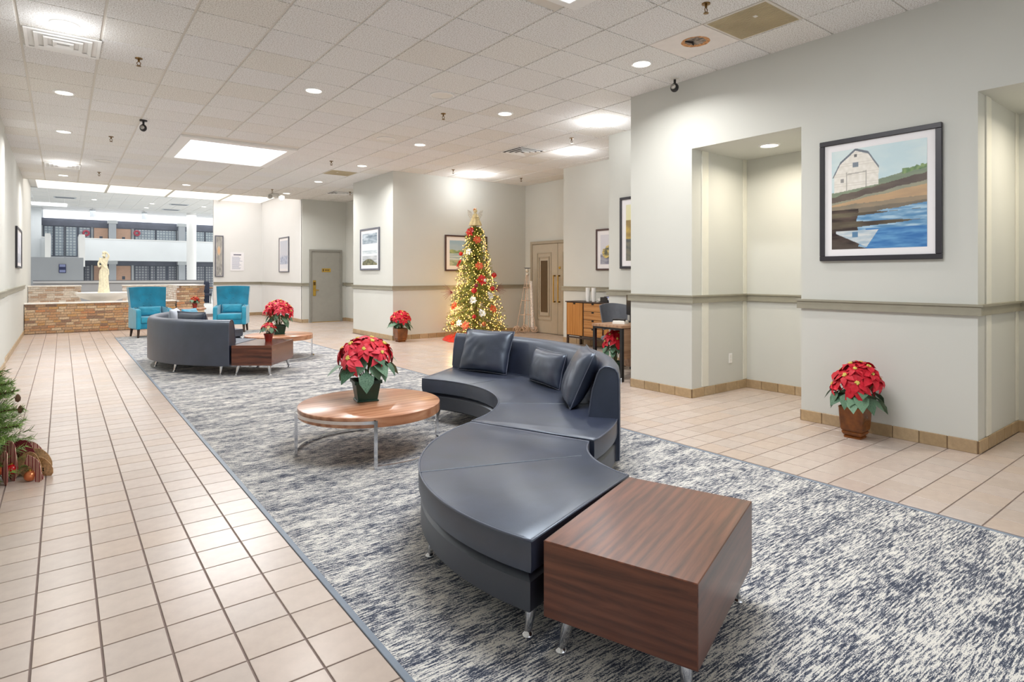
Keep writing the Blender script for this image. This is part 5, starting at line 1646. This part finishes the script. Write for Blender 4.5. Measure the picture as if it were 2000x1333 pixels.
# ornaments hang on it: things of their own
def on_tree(px, py, out=1.0):
    """front of the tree cone seen at pixel px, py"""
    c, s = cos(R(37.3)), sin(R(37.3))
    d0 = TX * s + TY * c
    d = d0 - 0.4
    for _ in range(6):
        z = CAMZ + (538 - py) * d / 1153.5
        lat = ((px - 1000) / 1153.5) * d - (TX * c - TY * s)
        rr_ = tree_r(z + 0.05) * out
        lat = max(-rr_, min(rr_, lat))
        d = d0 - sqrt(max(0, rr_ * rr_ - lat * lat))
    x = TX + lat * c - (d0 - d) * s
    y = TY - lat * s - (d0 - d) * c
    return x, y, z, atan2(y - TY, x - TX)
FM['bract', 0.12] = [bract_mesh(8, 0.12, 'red_glitter', s, 0.15, 2) for s in range(3)]
orn_fl = [bract_mesh(8, 0.12, 'red_glitter', s + 20, 0.12, 2) for s in range(2)] + [bract_mesh(7, 0.115, 'orange_glitter', 31, 0.12, 2), bract_mesh(7, 0.10, 'silver_glitter', 32, 0.12, 2)]
for px, py, kd, lab in ((917, 453, 0, 'red glitter flower ornament near the tree top'), (932, 468, 2, 'orange glitter flower ornament below the top one'), (896, 516, 0, 'red glitter flower ornament on the left edge of the tree, by the picture'), (941, 547, 0, 'red glitter flower ornament in the middle of the tree'), (887, 597, 2, 'orange red flower ornament low on the left of the tree'), (909, 636, 2, 'orange red flower ornament at the bottom left of the tree'), (963, 603, 2, 'orange flower ornament low on the right of the tree'), (924, 587, 3, 'silver flower ornament in the lower middle of the tree'), (896, 632, 3, 'pale silver flower ornament at the lower left of the tree'), (958, 578, 3, 'silver flower ornament on the right of the tree'), (936, 519, 2, 'orange flower ornament right of the tree middle'), (915, 492, 3, 'silver flower ornament in the upper tree'), (942, 612, 3, 'silver flower ornament at the lower right of the tree')):
    x, y, z, a = on_tree(px, py, 1.0)
    t = thing('flower_ornament', lab, 'ornament', (x, y, z))
    f = link('flower', orn_fl[kd], t)
    f.rotation_mode = 'QUATERNION'; f.rotation_quaternion = Vector((cos(a), sin(a), 0.35)).to_track_quat('Z', 'Y')
    e = link('flower_eye', EYE, t); e.rotation_mode = 'QUATERNION'; e.rotation_quaternion = f.rotation_quaternion
for px, py, r_, mt, lab in ((965, 538, 0.058, 'red_gloss', 'large red bauble on the right edge of the tree'), (926, 568, 0.062, 'red_gloss', 'large dark red bauble in the middle of the tree'), (930, 558, 0.045, 'burgundy', 'burgundy bauble just above the middle red one'), (962, 564, 0.05, 'red_gloss', 'red bauble right of the tree middle'), (899, 496, 0.045, 'red_glitter', 'red glitter bauble on the upper left of the tree'), (884, 632, 0.045, 'copper', 'copper bauble at the lower left of the tree'), (947, 548, 0.04, 'silver_glitter', 'silver bauble beside the middle red flower'), (945, 633, 0.045, 'copper', 'copper bauble at the lower right of the tree'), (926, 619, 0.045, 'red_gloss', 'red bauble at the bottom middle of the tree')):
    x, y, z, a = on_tree(px, py, 1.0)
    t = thing('bauble', lab, 'ornament', (x, y, z))
    bm = mb_new(); add_ball(bm, (0, 0, 0), r_, 18, 12); obj('ball', bm, mt, t, 180)
    bm = mb_new(); add_lathe(bm, [(0.012, r_ - 0.003), (0.012, r_ + 0.012), (0, r_ + 0.014)], 10); obj('cap', bm, 'brass', t, 50)
# red feather sprays at both sides
for px, py, sg_, lab in ((884, 572, -1, 'red twig spray sticking out of the left of the tree'), (968, 566, 1, 'red twig spray sticking out of the right of the tree')):
    x, y, z, a = on_tree(px, py, 1.0)
    t = thing('twig_spray', lab, 'ornament', (x, y, z))
    c, s = cos(R(37.3)), sin(R(37.3))
    for k_ in range(9):
        th = R(-42 + 11 * k_)
        L = q.uniform(0.14, 0.26)
        dx = Vector((c * sg_, -s * sg_, 0)) * cos(th) + Vector((0, 0, 1)) * sin(th)
        bm = mb_new(); add_tube(bm, [(0, 0, 0), dx * L * .5 + Vector((0, 0, 0.01)), dx * L], [0.004, 0.004, 0.002], 5); obj('twig', bm, 'burgundy', t)
# tree topper: angel in gauze, with wings
t = thing('angel_topper', 'cream gauze angel on the tip of the christmas tree', 'tree topper', (TX, TY, TH - 0.08))
bm = mb_new(); rings = []
for r_, z in ((0.135, 0.0), (0.10, 0.10), (0.06, 0.20), (0.035, 0.27)):
    rings.append([bm.verts.new((r_ * (1 + .12 * sin(8 * a)) * cos(a), r_ * (1 + .12 * sin(8 * a)) * sin(a), z)) for a in [2 * pi * i / 40 for i in range(40)]])
for a, b in zip(rings, rings[1:]):
    for i in range(40): bm.faces.new((a[i], a[(i + 1) % 40], b[(i + 1) % 40], b[i]))
bm.faces.new(rings[-1]); obj('gown', bm, 'gold_cloth', t, 80)
bm = mb_new(); add_ball(bm, (0, 0, 0.325), 0.042, 12, 8, 1.15); obj('head', bm, 'gold_cloth', t, 180)
bm = mb_new(); add_ball(bm, (0, 0.012, 0.345), 0.043, 12, 8, 1.0); obj('hair', bm, 'copper', t, 180)
for s_ in (-1, 1):
    bm = mb_new()
    c, s = cos(R(37.3)) * s_, -sin(R(37.3)) * s_
    pts = [(0.02, 0.18), (0.10, 0.33), (0.17, 0.36), (0.16, 0.24), (0.10, 0.14)]
    A = [bm.verts.new((p * c + 0.03, p * s + 0.05, z)) for p, z in pts]; B = [bm.verts.new((p * c + 0.035, p * s + 0.06, z)) for p, z in pts]
    bm.faces.new(A); bm.faces.new(B[::-1])
    for i in range(5): bm.faces.new((A[i], A[(i + 1) % 5], B[(i + 1) % 5], B[i]))
    obj('wing', bm, 'silver_glitter', t)
    bm = mb_new(); add_tube(bm, [(0.03 * c, 0.03 * s, 0.24), (0.06 * c - .03, 0.06 * s - .05, 0.18), (0.01 * c - 0.05, 0.01 * s - .07, 0.17)], [0.018, 0.016, 0.01], 6); obj('arm', bm, 'gold_cloth', t, 80)
# red mesh skirt
t = thing('tree_skirt', 'crumpled red mesh skirt round the foot of the christmas tree', 'tree skirt', (TX, TY, 0))
bm = mb_new(); rings = []
N = 96
for k_, (r_, z) in enumerate(((0.30, 0.05), (0.42, 0.10), (0.55, 0.09), (0.66, 0.05), (0.72, 0.004))):
    rings.append([bm.verts.new((r_ * (1 + .06 * noise.noise(Vector((3 * cos(a), 3 * sin(a), k_)))) * cos(a), r_ * (1 + .06 * noise.noise(Vector((3 * cos(a), 3 * sin(a), k_)))) * sin(a), max(0.003, z * (1 + 0.9 * noise.noise(Vector((7 * cos(a), 7 * sin(a), k_ * 2.0))))))) for a in [2 * pi * i / N for i in range(N)]])
for a, b in zip(rings, rings[1:]):
    for i in range(N): bm.faces.new((a[i], a[(i + 1) % N], b[(i + 1) % N], b[i]))
obj('mesh_cloth', bm, 'red_glitter', t, 30)
# warm glow thrown by the hundreds of bulbs
for z, e in ((0.55, 4.5), (1.2, 3.2), (1.85, 1.4)):
    for a in (R(200), R(320), R(80)):
        l = bpy.data.lights.new('fairy_glow', 'POINT'); l.energy = e; l.color = (1.0, 0.62, 0.26); l.shadow_soft_size = 0.12
        o = bpy.data.objects.new('fairy_glow', l); COL.objects.link(o); o.parent = tree
        o.location = ((tree_r(z) + 0.12) * cos(a), (tree_r(z) + 0.12) * sin(a), z)

# ---- wire deer style decoration beside the door: frosted birch poles on twig balls
t = thing('birch_decoration', 'slender frosted birch and wire decoration beside the taupe door', 'decoration', (9.10, 11.36, 0))
bm = mb_new(); add_tube(bm, [(0.12, -0.09, 0.10), (0.115, -0.075, 0.7), (0.10, -0.06, 1.28)], [0.042, 0.038, 0.034], 10); obj('birch_pole', bm, 'birch', t, 60)
for x0, y0, x1, y1 in ((-0.20, 0.15, 0.0, 0.0), (-0.10, -0.02, 0.02, 0.0), (0.02, -0.06, 0.03, 0.0), (0.16, -0.16, 0.05, 0.0), (-0.02, 0.10, 0.02, 0.01)):
    bm = mb_new(); add_tube(bm, [(x0, y0, 0.05), ((x0 + x1) / 2, (y0 + y1) / 2, 0.75), (x1, y1, 1.46)], [0.009, 0.008, 0.006], 6); obj('wire_pole', bm, 'twig', t, 60)
for k_, z in enumerate((0.45, 0.8, 1.12)):
    rr_ = 0.17 * (1 - z / 1.55) + 0.02
    bm = mb_new(); add_tube(bm, [(-0.02 + rr_ * cos(i * pi / 8), rr_ * sin(i * pi / 8), z) for i in range(16)], 0.006, 5, True); obj('wire_hoop', bm, 'twig', t, 60)
for x, y, z, r_ in ((0.02, 0, 1.54, 0.05), (0.03, 0, 1.45, 0.042)):
    bm = mb_new(); add_ball(bm, (x, y, z), r_, 12, 8); obj('frosted_ball', bm, 'silver_glitter', t, 180)
bm = mb_new(); add_tube(bm, [(-0.06, 0.03, 1.605), (0.02, 0, 1.59), (0.10, -0.05, 1.60)], [0.004, 0.02, 0.004], 6); obj('bow', bm, 'frame_pewter', t, 60)
for x, y, r_ in ((-0.20, 0.13, 0.095), (-0.04, -0.02, 0.11), (0.13, -0.14, 0.095), (-0.05, 0.12, 0.07)):
    cx_, cy_, cz_ = x, y, r_
    for k_ in range(4):
        ax = Vector((q.uniform(-1, 1), q.uniform(-1, 1), q.uniform(-1, 1))).normalized()
        u_ = ax.orthogonal().normalized(); w_ = ax.cross(u_)
        bm = mb_new(); add_tube(bm, [Vector((cx_, cy_, cz_)) + (u_ * cos(i * pi / 7) + w_ * sin(i * pi / 7)) * (r_ - 0.008) for i in range(14)], 0.007, 5, True); obj('twig_ring', bm, 'twig', t, 60)

# ================================================================== OAK CABINET AND WHAT STANDS ON IT
cab = thing('oak_cabinet', 'honey oak cabinet with a door, four drawers and dark edges', 'cabinet', (8.30, 8.08, 0))
X0, X1, Y1, Y0, Z0, Z1 = -0.20, 0.215, 0.76, -0.62, 0.215, 0.905
box_obj('carcass', 'dark_wood', X0 + 0.02, X1, Y0, Y1, Z0, Z1 - 0.02, cab, 0.003)
box_obj('cabinet_top', 'dark_wood', X0 - 0.01, X1, Y0 - 0.01, Y1 + 0.01, Z1 - 0.02, Z1, cab, 0.003)
dr = box_obj('cabinet_door', 'oak', X0, X0 + 0.02, 0.285, 0.73, Z0 + 0.02, Z1 - 0.03, cab, 0.002)
box_obj('notch_pull', 'dark', X0 - 0.002, X0 + 0.004, 0.48, 0.54, Z1 - 0.06, Z1 - 0.03, dr)
for i in range(4):
    zz = Z1 - 0.03 - i * 0.162
    f = box_obj('drawer', 'oak_h', X0, X0 + 0.02, -0.245, 0.245, zz - 0.154, zz, cab, 0.002)
    box_obj('notch_pull', 'dark', X0 - 0.002, X0 + 0.004, -0.03, 0.03, zz - 0.028, zz, f)
box_obj('open_bay_panel', 'oak', X0 + 0.012, X0 + 0.02, -0.60, -0.285, Z0 + 0.02, Z1 - 0.03, cab)
for x, y in ((X0 + 0.03, Y0 + 0.03), (X0 + 0.03, Y1 - 0.03), (X1 - 0.03, Y0 + 0.03), (X1 - 0.03, Y1 - 0.03)):
    box_obj('leg', 'dark_wood', x - 0.018, x + 0.018, y - 0.018, y + 0.018, 0, Z0, cab)
box_obj('leg_rail', 'dark_wood', X0 + 0.02, X0 + 0.045, Y0 + 0.03, Y1 - 0.03, 0.17, 0.20, cab)
def cup_stack(label, x, y, z, h):
    t = thing('cup_stack', label, 'cups', (x, y, z))
    n = 12
    for i in range(n):
        z0 = h * 0.68 * i / n
        bm = mb_new(); add_lathe(bm, [(0.030, z0), (0.042, z0 + h * 0.30), (0.045, z0 + h * 0.305), (0.045, z0 + h * .32), (0.041, z0 + h * .32)], 16, cap=False)
        obj('cup', bm, 'white', t, 50)
cup_stack('tall stack of white cups at the left on the oak cabinet', 8.22, 8.33, 0.905, 0.29)
cup_stack('tall stack of white cups second from the left on the oak cabinet', 8.22, 8.17, 0.905, 0.29)
t = thing('lid_pile', 'pile of pale cup lids beside the cup stacks', 'lids', (8.24, 8.02, 0.905))
for i in range(5):
    bm = mb_new(); add_lathe(bm, [(0, 0.0), (0.045, 0.0), (0.046, 0.008), (0.036, 0.012), (0, 0.012)], 16, Matrix.Translation((0.03 * sin(i * 2.1), 0.035 * cos(i * 1.7), 0.014 * i))); obj('lid', bm, 'offwhite', t, 50)
t = thing('black_box', 'black organiser box on the oak cabinet', 'box', (8.24, 7.83, 0.905))
box_obj('tray', 'black', -0.09, 0.09, -0.10, 0.10, 0, 0.10, t, 0.004)
box_obj('divider', 'frame_dark', -0.085, 0.085, -0.004, 0.004, 0.09, 0.115, t)
t = thing('paper_packets', 'white and violet packets at the right on the oak cabinet', 'packets', (8.22, 7.64, 0.905))
for i in range(4): box_obj('packet', ('paper', 'ink', 'paper', 'sign_pale')[i], -0.07, 0.07, -0.09 + 0.02 * i, 0.06 + 0.02 * i, 0.028 * i, 0.028 * i + 0.026, t, 0.003)

# ================================================================== DESK
dk = thing('desk', 'wooden desk on a black steel frame beside the pier', 'desk', (5.93, 5.62, 0))
box_obj('desk_top', 'desk_wood', -0.03, 1.10, -0.28, 0.28, 0.715, 0.75, dk, 0.003)
for y in (-0.25, 0.25):
    box_obj('leg', 'black', -0.02, 0.02, y - 0.02, y + 0.02, 0, 0.715, dk)
    box_obj('leg', 'black', 1.04, 1.08, y - 0.02, y + 0.02, 0, 0.715, dk)
box_obj('frame_rail', 'black', -0.02, 0.02, -0.23, 0.23, 0.685, 0.715, dk)
box_obj('frame_rail', 'black', -0.02, 0.02, -0.23, 0.23, 0.06, 0.09, dk)
pd = box_obj('drawer_unit', 'desk_wood', 0.50, 1.0, -0.26, 0.26, 0.12, 0.715, dk, 0.003)
for z0, z1 in ((0.43, 0.70), (0.14, 0.41)):
    f = box_obj('drawer', 'desk_wood', 0.51, 0.99, -0.278, -0.26, z0, z1, pd, 0.003)
    box_obj('pull', 'black', 0.68, 0.82, -0.290, -0.278, z1 - 0.06, z1 - 0.045, f)
box_obj('modesty_panel', 'desk_wood', 0.02, 0.5, -0.265, -0.245, 0.30, 0.70, dk, 0.002)
t = thing('desk_monitor', 'black computer monitor on the desk, cut by the pier edge', 'monitor', (6.52, 5.72, 0.75), R(60))
box_obj('foot', 'black', -0.10, 0.10, -0.08, 0.08, 0, 0.012, t, 0.004)
box_obj('neck', 'black', -0.02, 0.02, -0.01, 0.02, 0.012, 0.14, t)
box_obj('screen', 'black', -0.24, 0.24, -0.03, 0.0, 0.09, 0.40, t, 0.006)
t = thing('desk_phone', 'small pale phone on the desk beside the pier', 'phone', (6.18, 5.62, 0.75), R(20))
bm = mb_new(); add_stack(bm, [(-0.08, -0.09), (0.08, -0.09), (0.08, 0.09), (-0.08, 0.09)], [(0, 0), (0.004, 0.03), (0.012, 0.045)]); obj('phone_body', bm, 'offwhite', t)
bm = mb_new(); add_tube(bm, [(-0.05, -0.09, 0.055), (-0.055, 0, 0.062), (-0.05, 0.09, 0.055)], [0.02, 0.014, 0.02], 8); obj('handset', bm, 'black', t, 60)
ch = thing('office_chair', 'grey curved back office chair behind the desk', 'chair', (6.72, 6.22, 0), R(150))
ch.scale = (0.92, 0.92, 0.95)
bm = mb_new(); rings = []
for j in range(9):
    v = j / 8
    row = []
    for i in range(13):
        u = i / 12 * 2 - 1
        w = 0.20 + 0.05 * v
        row.append((u * w, -0.16 * (1 - u * u) - 0.03 + 0.06 * v * -1, 0.62 + 0.42 * v - 0.03 * v * u * u))
    rings.append(row)
A = [[bm.verts.new(p) for p in r_] for r_ in rings]; B = [[bm.verts.new((p[0] * 0.97, p[1] + 0.035, p[2])) for p in r_] for r_ in rings]
for j in range(8):
    for i in range(12):
        bm.faces.new((A[j][i], A[j][i + 1], A[j + 1][i + 1], A[j + 1][i])); bm.faces.new((B[j][i], B[j][i + 1], B[j + 1][i + 1], B[j + 1][i]))
for i in range(12):
    for j in (0, 8): bm.faces.new((A[j][i], A[j][i + 1], B[j][i + 1], B[j][i]))
for j in range(8):
    for i in (0, 12): bm.faces.new((A[j][i], A[j + 1][i], B[j + 1][i], B[j][i]))
obj('backrest', bm, 'grey_fabric', ch, 50)
bm = mb_new(); add_lathe(bm, [(0, 0.44), (0.20, 0.44), (0.235, 0.47), (0.23, 0.51), (0.18, 0.525), (0, 0.525)], 24); obj('seat', bm, 'grey_fabric', ch, 50)
bm = mb_new(); add_tube(bm, [(0, 0, 0.08), (0, 0, 0.44)], 0.028, 10); obj('gas_column', bm, 'black', ch, 60)
bm = mb_new(); add_tube(bm, [(0, -0.12, 0.47), (0, -0.21, 0.5), (0, -0.20, 0.66)], 0.02, 8); obj('back_bracket', bm, 'black', ch, 60)
for k_ in range(5):
    a = k_ * 2 * pi / 5
    bm = mb_new(); add_tube(bm, [(0, 0, 0.10), (0.27 * cos(a), 0.27 * sin(a), 0.065)], [0.022, 0.014], 8); b = obj('base_arm', bm, 'black', ch, 60)
    bm = mb_new(); add_ball(bm, (0.27 * cos(a), 0.27 * sin(a), 0.028), 0.028, 10, 7); obj('caster', bm, 'black', b, 180)

# ================================================================== POTTED PINE AT THE LEFT EDGE
LX, LY = -0.42, 5.52
pt = thing('garland_pine', 'bushy green pine with a ribbon collar at the left photo edge', 'pine tree', (LX, LY, 0))
bm = mb_new()
q = random.Random(77)
for i in range(170):
    z = 0.10 + 0.62 * (i / 170) ** 1.2
    a = i * 2.39996
    r_ = (0.31 * (1 - z / 1.0)) * q.uniform(0.6, 1.1) + 0.02
    if XL + 0.16 > LX + r_ * cos(a): continue
    tip = Vector((r_ * cos(a), r_ * sin(a), z + 0.05 * q.uniform(-1, 1)))
    d = Vector((cos(a), sin(a), q.uniform(0.05, 0.5))).normalized()
    L = min(0.24, r_ * 0.9 + 0.04)
    needle_spray(bm, tip - d * L, d, L, q, 44, 0.085, 0.007)
tag(obj('foliage', bm, 'pine_cool', pt), kind='stuff')
bm = mb_new(); add_tube(bm, [(0, 0, 0), (0, 0, 0.78)], [0.045, 0.012], 8); obj('trunk', bm, 'bark', pt, 60)
# long sprays that reach into the photograph
for (px, py, dx) in ((28, 765, 0.10), (48, 798, 0.12), (38, 832, 0.10), (22, 748, 0.09)):
    c, s = cos(R(37.3)), sin(R(37.3))
    d = 4.1
    tip = Vector((((px - 1000) / 1153.5 * d) * c + d * s - LX, -((px - 1000) / 1153.5 * d) * s + d * c - LY, CAMZ + (538 - py) * d / 1153.5))
    base = Vector((0, 0, tip.z - 0.06))
    bm = mb_new(); needle_spray(bm, base, tip - base, (tip - base).length, q, 150, 0.07, 0.007)
    tag(obj('branch_needles', bm, 'pine_cool', pt), kind='stuff')
    bm = mb_new(); add_tube(bm, [base, (base + tip) / 2 + Vector((0, 0, 0.01)), tip], [0.007, 0.005, 0.003], 6); br_ = obj('branch', bm, 'bark', pt, 60)
for (px, py) in ((40, 800), (35, 778)):
    d = 4.1
    p = ((px - 1000) / 1153.5 * d * c + d * s - LX, -(px - 1000) / 1153.5 * d * s + d * c - LY, CAMZ + (538 - py) * d / 1153.5)
    bm = mb_new(); add_lathe(bm, [(0, -0.03), (0.014, -0.02), (0.017, 0.0), (0.010, 0.02), (0, 0.03)], 10, Matrix.Translation(p)); obj('pine_cone', bm, 'bark', pt, 60)
# collar of burlap, ribbon loops and baubles on the floor round it
cl = thing('ribbon_collar', 'collar of burlap and striped ribbon loops at the foot of the pine', 'ribbon', (LX, LY, 0))
def loft(name, pts, w, mat, up=(0, 0, 1)):
    P_ = [Vector(p) for p in pts]
    pts = []
    for i in range(len(P_) - 1):
        a, b, c2, d2 = P_[max(i - 1, 0)], P_[i], P_[i + 1], P_[min(i + 2, len(P_) - 1)]
        for k_ in range(5):
            t = k_ / 5
            pts.append(0.5 * (2 * b + (c2 - a) * t + (2 * a - 5 * b + 4 * c2 - d2) * t * t + (3 * b - a - 3 * c2 + d2) * t ** 3))
    pts.append(P_[-1])
    bm = mb_new()
    prev = None
    n_ = len(pts)
    for i, p in enumerate(pts):
        p = Vector(p)
        t_ = (Vector(pts[min(i + 1, n_ - 1)]) - Vector(pts[max(i - 1, 0)])).normalized()
        sd = t_.cross(Vector(up)).normalized() * w / 2
        nn_ = sd.cross(t_).normalized() * 0.002
        row = [bm.verts.new(p - sd + nn_), bm.verts.new(p + sd + nn_), bm.verts.new(p + sd - nn_), bm.verts.new(p - sd - nn_)]
        if prev:
            for k_ in range(4): bm.faces.new((prev[k_], prev[(k_ + 1) % 4], row[(k_ + 1) % 4], row[k_]))
        else: bm.faces.new(row)
        prev = row
    bm.faces.new(prev[::-1])
    return obj(name, bm, mat, cl, 60)
for a0, r0, hh, mt in ((-65, .30, .17, 'ribbon'), (-35, .38, .13, 'burlap'), (-20, .26, .20, 'burgundy'), (-50, .24, .22, 'ribbon'), (-8, .36, .12, 'burlap'), (-80, .36, .11, 'burgundy'), (10, .30, .16, 'ribbon'), (30, .30, .14, 'burlap'), (-95, .27, .15, 'burlap'), (-28, .44, .08, 'burlap')):
    a = R(a0)
    dr_ = Vector((cos(a), sin(a), 0)); tn = Vector((-sin(a), cos(a), 0))
    loft('ribbon_loop', [dr_ * (r0 * .7 - 0.10) + Vector((0, 0, 0.03)), dr_ * (r0 * .7) + tn * 0.02 + Vector((0, 0, hh)), dr_ * (r0 * .7 + 0.05) + Vector((0, 0, hh * 0.85)), dr_ * (r0 * .7 + 0.075) - tn * 0.01 + Vector((0, 0, hh * 0.35)), dr_ * (r0 * .7 + 0.04) + Vector((0, 0, 0.012))], 0.085, mt, tuple(tn))
loft('ribbon_tail', [(0.22, -0.20, 0.14), (0.27, -0.25, 0.11), (0.285, -0.30, 0.05), (0.30, -0.33, 0.006)], 0.07, 'ribbon', (1, 1, 0))
bm = mb_new()
for i in range(46):
    a = R(q.uniform(-130, 60))
    r_ = q.uniform(0.12, 0.40)
    d = Vector((cos(a), sin(a), q.uniform(-0.1, 0.5))).normalized()
    needle_spray(bm, Vector((0.6 * r_ * cos(a), 0.6 * r_ * sin(a), q.uniform(0.015, 0.10))), d, 0.12, q, 20, 0.06, 0.006)
tag(obj('fir_sprigs', bm, 'pine_cool', cl), kind='stuff')
for (px, py, r_, mt, lab) in ((23, 917, 0.035, 'red_gloss', 'red bauble lying in the ribbon collar'), (59, 930, 0.037, 'copper', 'copper bauble at the front of the ribbon collar'), (36, 902, 0.028, 'copper', 'small copper bauble between the ribbon loops'), (8, 903, 0.028, 'copper', 'small copper bauble at the very left edge'), (2, 919, 0.032, 'orange_glitter', 'orange glitter bauble cut by the left photo edge')):
    zc_ = r_ + (0.0 if py > 925 else 0.05)
    d = 1153.5 * (CAMZ - zc_) / (py - 538)
    u = (px - 1000) / 1153.5
    x, y = d * (u * c + s), d * (c - u * s)
    t = thing('bauble', lab, 'ornament', (x, y, zc_))
    bm = mb_new(); add_ball(bm, (0, 0, 0), r_, 16, 11); obj('ball', bm, mt, t, 180)
    bm = mb_new(); add_lathe(bm, [(0.009, r_ - 0.003), (0.009, r_ + 0.008), (0, r_ + 0.01)], 10); obj('cap', bm, 'brass', t, 50)

# ================================================================== groups of repeats
GROUPS = {'downlight': 'round downlights in the ceilings', 'sprinkler': 'bronze ceiling sprinklers', 'ceiling_speaker': 'round ceiling speakers', 'air_vent': 'ceiling air vents',
          'framed_picture': 'framed pictures on the walls', 'pillow': 'pillows on the seats', 'potted_poinsettia': 'potted poinsettias', 'flower_ornament': 'flower ornaments on the tree',
          'bauble': 'shiny baubles', 'twig_spray': 'twig sprays on the tree', 'wing_armchair': 'pair of teal armchairs', 'round_table': 'round coffee tables', 'block_table': 'walnut block tables',
          'curved_sofa': 'curved navy sofas', 'cup_stack': 'stacks of white cups', 'room_door': 'peach room doors across the atrium', 'pendant_light': 'white pendant cylinders',
          'wreath': 'red wreaths across the atrium', 'ceiling_light_panel': 'luminous ceiling panels', 'ceiling_grille': 'beige ceiling panels', 'security_camera': 'black ceiling cameras',
          'planter_back_wall': 'brick walls behind the fountain'}
for o in bpy.data.objects:
    if o.parent is None and o.get('label') and o.get('kind') is None:
        b = o.name.split('.')[0]
        if b in GROUPS: o['group'] = GROUPS[b]
